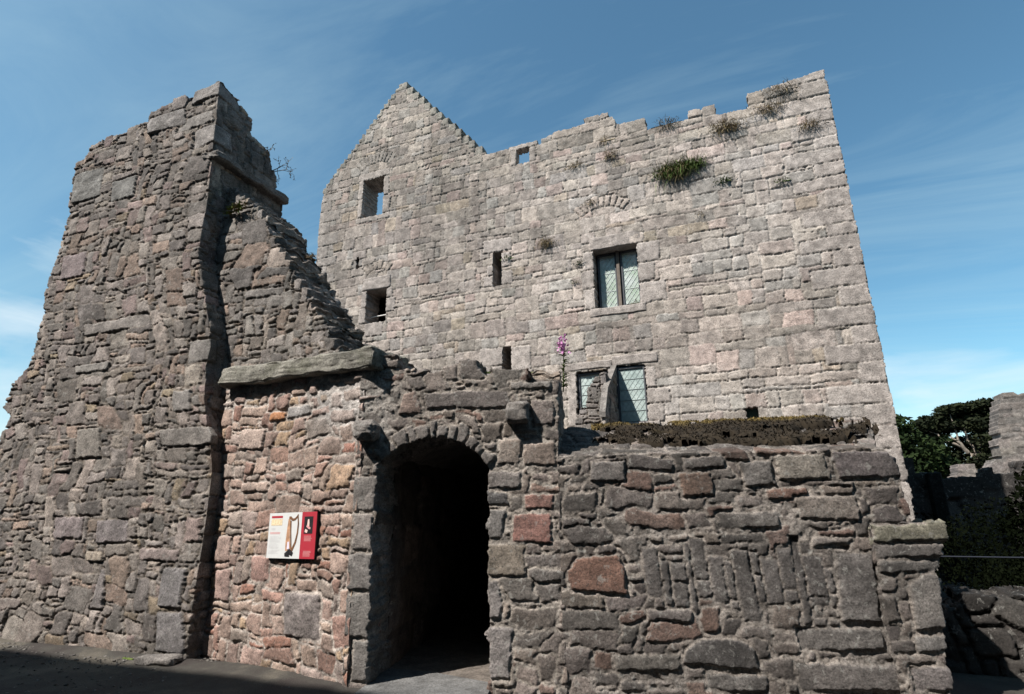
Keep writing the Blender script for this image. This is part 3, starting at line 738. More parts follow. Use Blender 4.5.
masonry('buttress', 4.62, 5.34, -.05, 1.46, .009, line_path(tuple(G(0, 0, .05))[:2], GA), DARKW, 47,
        lambda cu, cz: cu < 9, lambda U, Z: U > interp(Z, [(-1, 5.0), (0, 5.0), (.15, 5.02), (.4, 5.03), (.64, 5.07), (1.06, 5.10), (1.07, 5.14), (1.16, 5.15), (1.18, 5.16), (1.28, 5.18), (1.29, 5.24), (1.5, 5.24)]) + .012 * fbm(Z / .06, U * 0, 3, 48), bt, depth=.5, parent=dw, mat=M_dark)
# moss on the slope
def moss():
    res = .018
    us = np.arange(2.2, 5.1, res); vs = np.arange(.12, 1.02, res)
    U, V = np.meshgrid(us, vs)
    k = sstep(.0, .2, V - .1) * (V < 1.0) * sstep(0, .35, U - 2.25)
    band = .34 + .10 * np.sin(U * 3) - .08 * (U > 3.0) + .25 * sstep(4.1, 4.5, U)
    m = fbm(U / .5, V / .3, 6, 201) * 2.0 + (V - band) * 1.0 + .72 - .4 * sstep(4.0, 4.4, U) * sstep(1.0, .8, V) - .5 * sstep(2.5, 2.2, U)
    m = m - 2.4 * sstep(.34, .06, V + .22 * fbm(U / .4, V / .4, 4, 207)) - 7 * np.clip(fbm(U / .20, V / .11, 4, 208) - .24, 0, 1)
    h = np.clip(m * .16 - .03, -.07, .012) + .022 * np.clip(m, 0, 1.6) + .05 * np.clip(np.sin((V - .1) / .95 * math.pi), 0, 1) * sstep(.0, .5, m) * (.7 + .8 * fbm(U / .6, V / .6, 3, 206)) + .022 * fbm(U / .04, V / .04, 3, 202)
    P, Nn = right_path(U, VT + V)
    X = P + Nn * (h + .006)[..., None]
    K = m > -.2
    idx = np.arange(U.size).reshape(U.shape)
    Q = K[1:, 1:] & K[1:, :-1] & K[:-1, 1:] & K[:-1, :-1]
    F = np.stack([idx[:-1, :-1][Q], idx[:-1, 1:][Q], idx[1:, 1:][Q], idx[1:, :-1][Q]], 1)
    t = np.clip(sstep(.72, 1.05, V + .3 * fbm(U / .3, V / .2, 4, 203)), 0, 1)[..., None]
    C = np.array([.019, .0145, .0095]) * (1 - t) + np.array([.085, .062, .020]) * t
    C = C * (1 + .8 * fbm(U / .05, V / .05, 3, 204))[..., None]
    # upstanding fronds
    rs = np.random.RandomState(7); sel = np.argwhere(Q); sel = sel[rs.choice(len(sel), 5200)]
    ui, ci = np.unique(F, return_inverse=True); Vv = X.reshape(-1, 3)[ui]; Cv = C.reshape(-1, 3)[ui]; F = ci.reshape(F.shape)
    add = []; addc = []; addf = []; b0 = len(Vv)
    for (i, j) in sel:
        p = X[i, j]; a = rs.rand() * 6.28; l = rs.uniform(.006, .02); q = np.array([math.cos(a), math.sin(a), 0]) * .008
        tip = p + np.array([rs.normal(0, .012), rs.normal(0, .012), l])
        n0 = b0 + len(add); add += [p - q, p + q, tip + q * .3, tip - q * .3]; addf.append([n0, n0 + 1, n0 + 2, n0 + 3])
        c = C[i, j] * rs.uniform(.6, 1.7); addc += [c] * 4
    V_ = np.concatenate([Vv, np.array(add)]); F_ = np.concatenate([F, np.array(addf)]); C_ = np.concatenate([Cv, np.array(addc)])
    m_, nt, b = newmat('moss'); at = nt.nodes.new('ShaderNodeAttribute'); at.attribute_name = 'Col'
    nt.links.new(at.outputs['Color'], b.inputs['Base Color']); b.inputs['Roughness'].default_value = 1
    o = link('moss', mesh_np('moss', V_, F_, np.clip(C_, .004, .5)), m_)
    tag(o, 'brown and ochre moss spread over the sloping wall top', 'moss', kind='stuff')
moss()

# ------------------------------------------------------------------ TOWER
tw = empty('gabled_tower', (-4.1, 12.6, 0), 'tall pale stone ruin with crow stepped gable, leaded windows and ragged roofless top', 'castle')
TY = 12.0
wtop = [(-5.54, 10.99), (-5.01, 11.0), (-4.63, 10.95), (-4.15, 10.94), (-3.73, 10.98), (-3.18, 11.18), (-2.51, 11.28), (-1.95, 11.26), (-1.93, 11.0), (-1.84, 10.97), (-1.28, 10.82), (-1.15, 10.92), (-1.0, 10.62), (-.82, 10.62), (-.34, 10.68), (.45, 10.71), (.47, 10.43), (1.11, 10.36), (1.14, 10.75), (2.06, 10.81), (2.51, 10.87), (2.75, 10.9)]
AX, AZ = -8.25, 14.19; NST = 13; sx = (AX + 5.54) / -NST; sz = (AZ - 10.99) / NST
def rake_step(x):                                                     # crow steps, both sides of the apex
    k = np.floor(np.abs(x - AX) / sx)
    tr = AZ - k * sz
    tl = AZ - np.floor(np.abs(x - AX) / sx * 1.7) * sz / 1.7 * .99
    return np.where(x < AX, tl, tr)
def tower_top(x):
    return np.where(x < -5.54, np.maximum(rake_step(x), 10.9), interp(x, wtop))
WIN = dict(A=(-9.40, -8.70, 9.84, 11.06), B=(-9.03, -8.40, 6.56, 7.50), C=(-5.22, -5.0, 7.02, 7.93), D=(-4.96, -4.75, 4.68, 5.40),
           E=(-2.62, -1.63, 6.03, 7.50), L1=(-3.17, -2.46, 3.36, 4.57), L2=(-2.28, -1.66, 3.36, 4.62), F=(.28, .46, 3.21, 3.50), H=(-4.54, -4.18, 10.36, 10.79))
def tower_void(U, Z):
    v = Z > tower_top(U) + .02 * fbm(U / .15, Z / .15, 3, 55) * (U > -5.5)
    v |= U < -10.93 + .02 * fbm(Z / .2, U * 0, 3, 58)
    v |= U > 2.765 + .015 * fbm(Z / .25, U * 0, 3, 59)
    for (a, b_, c, d_) in WIN.values():
        v |= (U > a) & (U < b_) & (Z > c) & (Z < d_)
    # missing stone beside the loop
    v |= (U > -9.45) & (U < -9.40) & (Z > 8.25) & (Z < 8.6)
    return v
def tower_keep(cu, cz):
    return ~((cu > -5.4) & (cz > interp(cu, wtop) - .015))
def crow(U, Z, Uw, Zw):
    k = np.floor(np.abs(U - AX) / sx).astype(int) + 1
    s = np.where(U < AX, 40, 0)
    ok = (k <= NST) & (Z > AZ - (k - 1) * sz - sz * 1.02) & (U < -5.3) & (U > -11)
    return np.where(ok, k + s, 0)
def relief_arch(x0, x1, z0, hgt, n, sp=.5):
    def f(U, Z, Uw, Zw):
        cxx = (x0 + x1) / 2; R = (x1 - x0) * .75; cz_ = z0 - R * .75
        ang = np.arctan2(U - cxx + (Uw - U) * .4, Z - cz_); rr = np.hypot(U - cxx, Z - cz_)
        amax = math.asin(min(.98, (x1 - x0) / 2 / R))
        k = np.floor((ang + amax) / (2 * amax) * n).astype(int) + 1
        return np.where((k > 0) & (k <= n) & (rr > R) & (rr < R + hgt + .03 * np.sin(k * 2.1)), k, 0)
    return f
CB = (.38, .34, .315)
def shade(q, c):
    k = q.uniform(.86, 1.1); return tuple(v * k for v in c)
ts = [dict(mask=crow, col=(.30, .285, .255), off=.012, gap=.010),
      dict(mask=relief_arch(-2.85, -1.85, 8.42, .30, 9), col=(.42, .36, .32), off=.02, gap=.016),
      dict(mask=relief_arch(-9.5, -8.55, 11.42, .36, 10), col=(.32, .29, .265), off=.012, gap=.014),
      dict(mask=relief_arch(-9.05, -8.4, 7.98, .26, 6), col=(.36, .31, .27), off=.01, gap=.014)]
def block(a, b_, c, d_, cc=CB, off=.012): ts.append(dict(mask=wrect(a, b_, c, d_), col=cc, off=off, gap=.010, rough=.5))
z = 1.0; q = random.Random(4); k = 0
while z < 10.7:                                                       # right-hand quoins
    h_ = q.uniform(.26, .44); block(2.77 - (.95 if k % 2 else .52) * q.uniform(.85, 1.2), 2.9, z, z + h_ - .005, shade(q, (.37, .33, .305)), .008); z += h_; k += 1
z = 1.0; k = 0
while z < 10.8:
    h_ = q.uniform(.24, .40); block(-11.1, -10.93 + (.75 if k % 2 else .42), z, z + h_ - .005, shade(q, (.36, .325, .30)), .008); z += h_; k += 1
for (a, b_, c, d_) in [(-9.55, -9.40, 9.84, 10.45), (-9.58, -9.40, 10.46, 11.06), (-8.70, -8.45, 9.84, 10.4), (-8.70, -8.5, 10.42, 11.06), (-9.6, -8.5, 11.07, 11.3), (-9.6, -8.45, 9.66, 9.83),
                       (-9.25, -9.03, 6.56, 7.0), (-9.22, -9.03, 7.01, 7.5), (-8.40, -8.12, 6.8, 7.2), (-8.40, -8.2, 7.21, 7.5), (-9.05, -8.45, 6.15, 6.54),
                       (-5.5, -5.22, 7.02, 7.3), (-5.4, -5.22, 7.32, 7.6), (-5.0, -4.7, 7.02, 7.4), (-5.0, -4.75, 7.5, 7.9), (-5.5, -4.7, 7.95, 8.3),
                       (-5.6, -4.96, 4.95, 5.4), (-5.5, -4.96, 4.68, 4.94), (-4.75, -4.25, 4.68, 5.38),
                       (-2.95, -2.62, 6.55, 7.0), (-2.9, -2.62, 6.03, 6.53), (-2.9, -2.62, 7.02, 7.48), (-1.63, -1.1, 7.0, 7.48), (-1.63, -1.25, 6.55, 6.98), (-1.63, -1.05, 6.03, 6.5),
                       (-3.4, -3.17, 3.36, 4.6), (-2.46, -2.28, 3.36, 4.66), (-1.66, -1.42, 4.1, 4.55), (-1.66, -1.15, 3.75, 4.08), (-1.66, -1.3, 3.36, 3.74), (-4.7, -4.54, 10.36, 10.79), (-4.18, -4.0, 10.36, 10.79), (-4.75, -3.95, 10.80, 11.0)]:
    block(a, b_, c, d_, shade(q, (.38, .34, .315)))
def whitemort(U, Z):
    return sstep(-.05, .3, fbm(U / .9, Z / .7, 3, 77)) * sstep(-5, -1.5, U) * .6
masonry('facade_wall', -11.0, 2.82, 0, 14.3, .0185, line_path((0, TY), 0), TOWER, 53, tower_keep, tower_void, ts, depth=.62, thin=lambda u, z: np.where((z > 10.2) & (u > -5.4), .4, np.where((u < -8) & (z > 9) & (z < 11.3), 1.2, 1.0)), parent=tw, mat=M_tower,
        patches=[(whitemort, (.52, .48, .45), .5)])
T2 = dict(TOWER, unit=(.2, .14))
masonry('side_wall', 0, 6, 0, 10.4, .07, plane_path((2.74, 12.03, 0), (0, 1, 0), (1, 0, 0)), T2, 57, lambda cu, cz: cz < 10.4 - cu * .35, None, [], depth=.9, parent=tw, mat=M_tower)
masonry('side_wall', 0, 6, 0, 10.8, .07, plane_path((-10.9, 18.03, 0), (0, -1, 0), (-1, 0, 0)), T2, 58, lambda cu, cz: cz < 8.5 + cu * .38, None, [], depth=.9, parent=tw, mat=M_tower)
masonry('back_wall', -10.9, 2.75, 0, 8.6, .08, plane_path((0, 17.4, 0), (1, 0, 0), (0, -1, 0)), T2, 59, lambda cu, cz: cz < 8.4, None, [], depth=.6, parent=tw, mat=M_tower)
bm = bmesh.new(); add_box(bm, (-10.86, 12.58, 8.3), (2.0, 17.42, 8.75)); bm_obj('vault_slab', bm, M_dress, tw)
# lintels, sills
rough_block('lintel', (-2.70, TY - .02, 7.50), (-1.50, TY + .3, 7.83), Matrix(), M_dress, tw, 121, n=(12, 12, 12), amp=.012, r=.015)
rough_block('sill', (-2.78, TY - .025, 5.84), (-1.5, TY + .34, 6.03), Matrix(), M_dress, tw, 122, n=(12, 12, 12), amp=.01, r=.012)
rough_block('lintel', (-9.2, TY - .02, 7.50), (-8.28, TY + .3, 7.88), Matrix(), M_dress, tw, 123, n=(10, 10, 10), amp=.014, r=.02)
rough_block('lintel', (-3.42, TY - .02, 4.63), (-2.36, TY + .3, 4.80), Matrix(), M_dress, tw, 124, n=(10, 10, 10), amp=.008, r=.012)
rough_block('lintel', (-2.35, TY - .02, 4.65), (-1.36, TY + .3, 4.86), Matrix(), M_dress, tw, 125, n=(10, 10, 10), amp=.008, r=.012)
rough_block('sill', (-2.35, TY - .06, 3.22), (-1.42, TY + .24, 3.37), Matrix(), M_dress, tw, 126, n=(10, 10, 10), amp=.008, r=.012)
# leaded windows
def glass_mat(name, tint, amt):
    m, nt, b = newmat(name); L = nt.links
    tc = nt.nodes.new('ShaderNodeTexCoord')
    n = N(nt, 'ShaderNodeTexNoise', Scale=2.2, Detail=5, Roughness=.6); L.new(tc.outputs['Object'], n.inputs['Vector'])
    r = ramp(nt, [(.38, tint[0]), (.62, tint[1])]); L.new(n.outputs['Fac'], r.inputs[0])
    v = N(nt, 'ShaderNodeTexVoronoi', Scale=9.0); L.new(tc.outputs['Object'], v.inputs['Vector'])
    rv = ramp(nt, [(.0, .75), (1, 1.25)]); L.new(v.outputs['Color'], rv.inputs[0])
    L.new(mixc(nt, .6, r.outputs[0], rv.outputs[0], 'MULTIPLY'), b.inputs['Base Color'])
    b.inputs['Roughness'].default_value = .22; b.inputs['Specular IOR Level'].default_value = amt
    bp = N(nt, 'ShaderNodeBump', Strength=.25, Distance=.02); L.new(v.outputs['Distance'], bp.inputs['Height']); L.new(bp.outputs[0], b.inputs['Normal'])
    return m
M_glassE = glass_mat('green_old_glass', ((.26, .33, .26), (.40, .44, .43)), .5)
M_glassL = glass_mat('pale_teal_glass', ((.28, .35, .34), (.37, .43, .42)), .5)
M_glassF = glass_mat('dark_teal_glass', ((.02, .06, .05), (.05, .10, .09)), .6)
M_lead = plain_mat('lead_came', (.21, .25, .25), .6, .1)
M_leadw = plain_mat('pale_lead', (.44, .48, .475), .6, .1)
M_frame = plain_mat('dark_frame', (.06, .065, .075), .6, .1)
def leaded(x0, x1, z0, z1, y, glass, lead, square=False):
    wf = bm_obj_box('window_frame', [((x0, y - .03, z0), (x0 + .045, y + .05, z1)), ((x1 - .03, y - .03, z0), (x1, y + .05, z1)),
                                     ((x0 + .045, y - .028, z1 - .05), (x1 - .03, y + .05, z1)), ((x0 + .045, y - .028, z0), (x1 - .03, y + .05, z0 + .03))], M_frame, tw)
    bm = bmesh.new(); add_box(bm, (x0 + .04, y + .006, z0 + .025), (x1 - .025, y + .014, z1 - .045)); p = bm_obj('pane', bm, glass, wf)
    bm = bmesh.new(); a, b_, c, d_ = x0 + .045, x1 - .03, z0 + .03, z1 - .05
    def bar(p, q_, r_=.0026 if square else .005):
        p = Vector((p[0], y, p[1])); q_ = Vector((q_[0], y, q_[1])); add_tube(bm, [p, q_], r_, 4)
    st_ = .115; asp = 1.35
    if True:
        for sgn in (1, -1):
            k = -30
            while k < 30:
                pts = []
                # line z = c + sgn*asp*(x-a) + k*st_*asp
                z_a = c + k * st_ * asp if sgn > 0 else c + k * st_ * asp
                f = lambda x: z_a + sgn * asp * (x - a)
                xs = [a, b_] + [a + (zz - z_a) / (sgn * asp) for zz in (c, d_)]
                ok = sorted({round(x, 5) for x in xs if a - 1e-4 <= x <= b_ + 1e-4 and c - 1e-4 <= f(x) <= d_ + 1e-4})
                if len(ok) >= 2 and ok[-1] - ok[0] > .02: bar((ok[0], f(ok[0])), (ok[-1], f(ok[-1])))
                k += 1
    n_ = 2 if not square else 4
    for i in range(1, n_ + 1):
        zz = c + (d_ - c) * i / (n_ + 1); bar((a, zz), (b_, zz), .007)
    bm_obj('lead_lattice', bm, lead, wf)
    return wf
def bm_obj_box(name, boxes, mat, parent):
    bm = bmesh.new()
    for lo, hi in boxes: add_box(bm, lo, hi)
    return bm_obj(name, bm, mat, parent)
leaded(-2.60, -2.16, 6.05, 7.49, TY + .30, M_glassE, M_leadw)
leaded(-2.06, -1.64, 6.05, 7.49, TY + .30, M_glassE, M_leadw)
bm_obj_box('mullion', [((-2.145, TY + .22, 6.03), (-2.075, TY + .36, 7.50))], M_wood, tw)
leaded(-3.16, -2.47, 3.37, 4.565, TY + .10, M_glassL, M_lead, True)
leaded(-2.275, -1.665, 3.37, 4.615, TY + .07, M_glassL, M_lead, True)
bm = bmesh.new(); add_box(bm, (.25, TY + .2, 3.18), (.49, TY + .215, 3.53)); bm_obj('pane', bm, M_glassF, tw)
bm = bmesh.new(); add_tube(bm, [(-9.5, TY + .35, 9.99), (-8.6, TY + .35, 9.99)], .02); bm_obj('window_bar', bm, M_iron, tw)
bm = bmesh.new(); add_tube(bm, [(-9.1, TY + .3, 6.82), (-8.3, TY + .3, 6.84)], .014); bm_obj('window_bar', bm, M_paint, tw)
for (a, b_, c, d_, dp) in (WIN['C'] + (.5,), WIN['D'] + (.5,)):       # loops are blocked behind
    bm = bmesh.new(); add_box(bm, (a - .1, TY + dp, c - .1), (b_ + .1, TY + dp + .1, d_ + .1)); bm_obj('loop_blocking', bm, M_dress, tw)

# ------------------------------------------------------------------ raked parapet in front of the low window
pp = empty('raked_parapet', (-2.65, 11.3, 2.4), 'small broken rubble parapet with a sloping coping in front of the lower leaded window', 'wall')
PPR = [(-3.3, 3.0), (-3.05, 3.2), (-2.97, 3.5), (-2.86, 3.72), (-2.68, 4.02), (-2.55, 4.22), (-2.42, 4.33), (-2.32, 4.25)]
masonry('rubble_wall', -3.35, -2.33, 2.2, 4.5, .012, line_path((0, 11.15), 0), dict(RUIN, unit=(.065, .05), depth=.03, pal=[(.27, .245, .23), (.31, .275, .255), (.23, .21, .2)], palw=[1, 1, 1]), 63,
        lambda cu, cz: cz < interp(cu, PPR), lambda U, Z: Z > interp(U, PPR) + .04, [], depth=.8, parent=pp, mat=M_ruin)
def yz_block(name, pts, x0, x1, mat):
    bm = bmesh.new(); n = len(pts)
    A = [bm.verts.new((x0, y, z)) for y, z in pts]; B = [bm.verts.new((x1, y, z)) for y, z in pts]
    bm.faces.new(A); bm.faces.new(B[::-1])
    for i in range(n): bm.faces.new((A[i], A[(i + 1) % n], B[(i + 1) % n], B[i]))
    return bm_obj(name, bm, mat, pp)
masonry('flank', 10.6, 11.98, 2.2, 4.6, .013, plane_path((-2.27, 0, 0), (0, 1, 0), (1, 0, 0)), dict(RUIN, unit=(.08, .06), wave=.01), 64, None,
        lambda U, Z: Z > interp(U, [(10.6, 3.42), (10.95, 3.86), (11.98, 4.55)]), [], depth=.07, parent=pp, mat=M_ruin)
yz_block('coping', [(11.99, 4.66), (10.93, 3.95), (10.55, 3.40), (10.55, 3.30), (10.93, 3.83), (11.99, 4.545)], -2.37, -2.25, M_corb)
# ------------------------------------------------------------------ wall added unseen behind the photographer to shade the ground and cut skylight
bm = bmesh.new()
add_box(bm, (-34, -5.6, 0), (22, -4.2, 12.6)); 
add_box(bm, (-34.1, -5.7, 12.6), (22.1, -4.15, 12.98))
cw = empty('added_shade_wall', (-6, -4.9, 0), 'high plain unseen wall added behind the viewpoint to shade the ground', 'wall')
bm_obj('shade_wall_block', bm, M_corb, cw)

# ------------------------------------------------------------------ information board
MW, MH = .80, .475
sg = empty('information_board', tuple(Hp(1.26, 1.12, .05)), 'white and red information board with a harp picture fixed to the pink rubble wall', 'sign')
SGM = Matrix.Translation(Hp(1.26, 1.125, .035)) @ Matrix.Rotation(hang, 4, 'Z') @ Matrix.Rotation(RAD(-1.0), 4, 'Y')
def sp_(a, b, o): return SGM @ Vector((a * MW, -o, b * MH))
M_sw = plain_mat('board_white', (.48, .49, .49), .45, .03, spec=.4); M_sr = plain_mat('board_red', (.30, .022, .035), .45, .05, spec=.4)
M_bk = plain_mat('board_black', (.015, .014, .016), .5, .2); M_tx = plain_mat('print_grey', (.42, .42, .43), .6, .1); M_txr = plain_mat('print_rose', (.48, .24, .24), .6, .1)
M_tan = plain_mat('print_tan', (.55, .45, .30), .6, .25, scale=60); M_hp = plain_mat('harp_brown', (.13, .065, .035), .5, .5, scale=30); M_hl = plain_mat('harp_light', (.35, .20, .12), .5, .3, scale=30)
M_pk = plain_mat('print_pale', (.62, .42, .38), .6, .2); M_lav = plain_mat('harp_strings', (.55, .52, .62), .5, .1)
def panel(name, a0, a1, b0, b1, o0, o1, mat, parent):
    bm = bmesh.new(); add_box(bm, (a0 * MW, -o1, b0 * MH), (a1 * MW, -o0, b1 * MH), SGM); return bm_obj(name, bm, mat, parent)
panel('backing_board', .0, 1.0, .0, 1.0, -.03, .010, M_bk, sg)
wp = panel('white_panel', .0, .70, .0, 1.0, .0102, .016, M_sw, sg)
rp = panel('red_panel', .7005, 1.0, .0, 1.0, .0102, .016, M_sr, sg)
panel('title_bar', .05, .29, .885, .935, .0162, .0175, M_sr, wp)
panel('map_picture', .05, .29, .72, .865, .0162, .0175, M_tan, wp)
rnd = random.Random(3)
def para(name, n, a0, a1, b0, step, h_, mat, parent, jit=.09):
    """one block of print: fine lines joined by a hairline margin rule"""
    bm = bmesh.new()
    for i in range(n):
        b = b0 - i * step
        add_box(bm, (a0 * MW, -.0172, b * MH), ((a1 - rnd.random() * jit) * MW, -.0162, (b + h_) * MH), SGM)
    return bm_obj(name, bm, mat, parent)
para('caption', 2, .06, .15, .645, .025, .012, M_tx, wp, .0)
para('heading', 2, .04, .27, .555, .025, .014, M_txr, wp, .02)
para('paragraph', 6, .04, .29, .47, .024, .009, M_tx, wp)
para('paragraph', 5, .04, .29, .31, .024, .009, M_tx, wp)
para('paragraph', 4, .04, .29, .17, .024, .009, M_tx, wp)
def strip(pts, ws, o, th, mat, name, parent):
    bm = bmesh.new(); L_ = []; R_ = []
    for i, (a, b) in enumerate(pts):
        p = Vector((a * MW, b * MH)); q0 = Vector((pts[max(i - 1, 0)][0] * MW, pts[max(i - 1, 0)][1] * MH)); q1 = Vector((pts[min(i + 1, len(pts) - 1)][0] * MW, pts[min(i + 1, len(pts) - 1)][1] * MH))
        t = (q1 - q0).normalized(); n = Vector((-t.y, t.x)) * ws[i] * MW
        L_.append(p + n); R_.append(p - n)
    def vv(p, o): return bm.verts.new(SGM @ Vector((p.x, -o, p.y)))
    F = [(vv(a, o + th), vv(b, o + th), vv(a, o), vv(b, o)) for a, b in zip(L_, R_)]
    for A, B in zip(F, F[1:]):
        bm.faces.new((A[0], A[1], B[1], B[0])); bm.faces.new((A[2], A[0], B[0], B[2])); bm.faces.new((A[1], A[3], B[3], B[1]))
    return bm_obj(name, bm, mat, parent)
hp = strip([(.44, .86), (.435, .6), (.44, .35), (.455, .17)], [.020, .030, .045, .055], .0162, .0016, M_hl, 'harp_picture', wp)
strip([(.435, .88), (.47, .885), (.51, .84), (.56, .85), (.60, .90), (.625, .955)], [.018, .02, .017, .014, .012, .008], .018, .0012, M_hp, 'harp_neck', hp)
strip([(.615, .93), (.635, .75), (.63, .55), (.60, .35), (.545, .2), (.52, .13)], [.010, .012, .014, .016, .018, .02], .018, .0012, M_hp, 'harp_pillar', hp)
strip([(.475, .82), (.485, .6), (.505, .38), (.52, .2)], [.012, .012, .012, .012], .018, .0010, M_hp, 'harp_soundbox', hp)
strip([(.455, .36), (.46, .2)], [.018, .026], .0185, .001, M_lav, 'harp_strings', hp)
strip([(.395, .075), (.47, .10), (.47, .16), (.56, .09)], [.02, .045, .04, .025], .0183, .0012, M_bk, 'harp_base', hp)
ph = panel('photograph', .755, .93, .53, .90, .0162, .0175, M_bk, rp)
strip([(.84, .84), (.842, .76), (.84, .68)], [.012, .02, .02], .0177, .0008, M_pk, 'figure', ph)
strip([(.81, .70), (.86, .655), (.89, .64)], [.012, .016, .01], .0187, .0008, M_txr, 'drape', ph)
strip([(.78, .60), (.83, .575)], [.02, .018], .0177, .0008, M_pk, 'bench', ph)
para('paragraph', 5, .77, .93, .475, .025, .009, M_txr, rp, .03)
para('paragraph', 5, .77, .93, .155, .025, .009, M_txr, rp, .03)

# ------------------------------------------------------------------ plants
M_dry = leaf_mat('dry_grass', (.19, .15, .085), (.32, .26, .15), 14)
M_drk = leaf_mat('brown_heath', (.11, .09, .05), (.20, .155, .085), 14)
M_grn = leaf_mat('green_leaf', (.05, .085, .022), (.11, .165, .045), 14)
M_brt = leaf_mat('fresh_leaf', (.07, .11, .025), (.13, .17, .05), 14)
M_stem = plain_mat('stem', (.11, .08, .05), .8); M_pink = plain_mat('pink_petal', (.46, .20, .40), .6, .3, scale=60)
M_yel = plain_mat('yellow_petal', (.55, .45, .08), .6, .2)
def blade(bm, p, d, l, w, droop=0.3, seg=3):
    d = Vector(d).normalized(); s = d.cross(Vector((0, 0, 1)));
    if s.length < .05: s = Vector((1, 0, 0))
    s.normalize(); pr = None; p = Vector(p)
    for i in range(seg + 1):
        t = i / seg; c = p + d * l * t + Vector((0, 0, -droop * l * t * t)); ww = w * (1 - t * .95) * (.6 + .8 * t * (1 - t) * 2)
        a, b = bm.verts.new(c - s * ww), bm.verts.new(c + s * ww)
        if pr: bm.faces.new((pr[0], pr[1], b, a))
        pr = (a, b)
def tuft(label, pos, size, mats, n=90, wall=True, seed=0, leafy=False, cat='plant', hang=.5, group='plants rooted in the tall facade', spread=1.0, name='wall_plant'):
    rs = random.Random(seed * 7 + 3)
    o = empty(name, pos, label, cat, group)
    for mi, mt in enumerate(mats):
        bm = bmesh.new()
        for i in range(n // len(mats)):
            a = rs.gauss(0, .45) * size * spread; b = rs.gauss(0, .22) * size
            p = Vector(pos) + Vector((a, -.01 if wall else rs.gauss(0, .2) * size, b if wall else 0))
            d = Vector((rs.gauss(0, .6), -abs(rs.gauss(.5, .3)) if wall else rs.gauss(0, .5), rs.gauss(.55, .5) if wall else 1.0))
            l = size * rs.uniform(.25, .75) * (.6 if leafy else 1)
            blade(bm, p, d, l, size * (.07 if leafy else .012) + .003, hang * rs.uniform(.3, 1.3))
        add_tube(bm, [Vector(pos) + Vector((k_ * size, .035 if wall else 0, 0)) for k_ in (-1.2 * spread, 0, 1.2 * spread)], .01, 4)   # rootstock in the joint
        bm_obj(['foliage', 'dead_stalks'][mi % 2], bm, mt, o)
    return o
y = TY - .03
TU = [
 ('bushy dark green shrub on the tall facade, the largest plant there', (-.62, y, 9.14), .52, [M_grn, M_drk], 900, False),
 ('smaller green half of the paired shrub, at its right end', (-.18, y, 9.22), .40, [M_grn], 420, False),
 ('wide brown grass tuft just below the ragged top, above and right of the large shrub', (.60, y, 9.98), .42, [M_drk, M_dry], 300, False),
 ('thin brown grass sprouting at the broken top above the large shrub', (-.68, y, 10.45), .34, [M_dry, M_drk], 160, False),
 ('sparse dry tuft under the raised top near the stepped notch', (1.52, y, 10.18), .38, [M_drk, M_dry], 170, False),
 ('dry stalks trailing down the quoins near the right corner of the facade', (2.28, y, 9.52), .34, [M_dry, M_drk], 150, False),
 ('brown spray clinging to the highest masonry close to the right corner', (1.86, y, 10.58), .36, [M_drk, M_dry], 110, False),
 ('pale dry clump midway between the sky hole and the large shrub', (-2.10, y, 9.95), .30, [M_dry, M_drk], 150, False),
 ('faint brown patch of grass high above the upper leaded window', (-2.20, y, 10.42), .26, [M_dry], 80, False),
 ('round dry cushion plant left of the upper leaded window', (-3.78, y, 7.93), .30, [M_drk, M_dry], 260, False),
 ('straggling dry tuft below the sky hole at the left of the long top', (-2.95, y, 9.88), .28, [M_dry], 90, False),
 ('little tuft over the fan of relieving stones', (-2.62, y, 8.76), .24, [M_drk, M_dry], 90, False),
 ('upright green weed right below the large shrub', (.42, y, 8.62), .22, [M_grn], 80, True),
 ('small green weed in a joint near the right quoins', (1.55, y, 8.34), .18, [M_grn], 50, True),
 ('small brown tuft between the large shrub and the upper leaded window', (-.18, y, 7.92), .20, [M_drk], 60, False),
 ('green weed low on the facade, left of the tiny loop near the moss', (-.42, y, 3.20), .20, [M_grn], 60, True),
 ('second low green weed, closer to the tiny loop', (-.06, y, 3.12), .18, [M_grn], 50, True),
 ('green sprig beside the left jamb of the upper leaded window', (-2.96, y, 7.22), .17, [M_grn], 50, True),
 ('dry sprig on the right end of the upper leaded window sill', (-1.74, TY + .06, 6.07), .20, [M_grn, M_dry], 70, False),
 ('green tuft beside the narrow loop in the middle of the facade', (-4.84, y, 7.70), .18, [M_grn], 50, True),
 ('tiny green weed below the narrow loop and left of the upper leaded window', (-3.11, y, 6.76), .14, [M_grn], 36, True),
]
for i, (lb, p, sz, ms, n, lf) in enumerate(TU): tuft(lb, p, sz * .88, ms, n, True, i, lf, hang=.9 if not lf else .4)
gt = G(-.02, 3.05, -.25); tuft('yellow flowered weed on the gate wall top beside the mossy slab', tuple(gt), .17, [M_brt], 70, False, 50, True, group='plants on the gate wall top')
gt = G(.24, 3.05, -.22); tuft('fresh green weed on the gate wall top, right of the yellow flowered one', tuple(gt), .14, [M_brt], 50, False, 51, True, group='plants on the gate wall top')
gt = G(1.15, 3.04, -.15); tuft('low dark weed on the middle of the gate wall top', tuple(gt), .09, [M_grn], 40, False, 52, True, group='plants on the gate wall top')
gt = G(1.55, 3.05, -.3); tuft('small green sprig on the gate wall top near the pink flower', tuple(gt), .10, [M_brt], 30, False, 53, True, group='plants on the gate wall top')
tuft('tiny bright weed at the foot of the tall left stump', (-6.75, 5.02, .02), .07, [M_brt], 24, False, 54, True, group='plants at the wall foot')
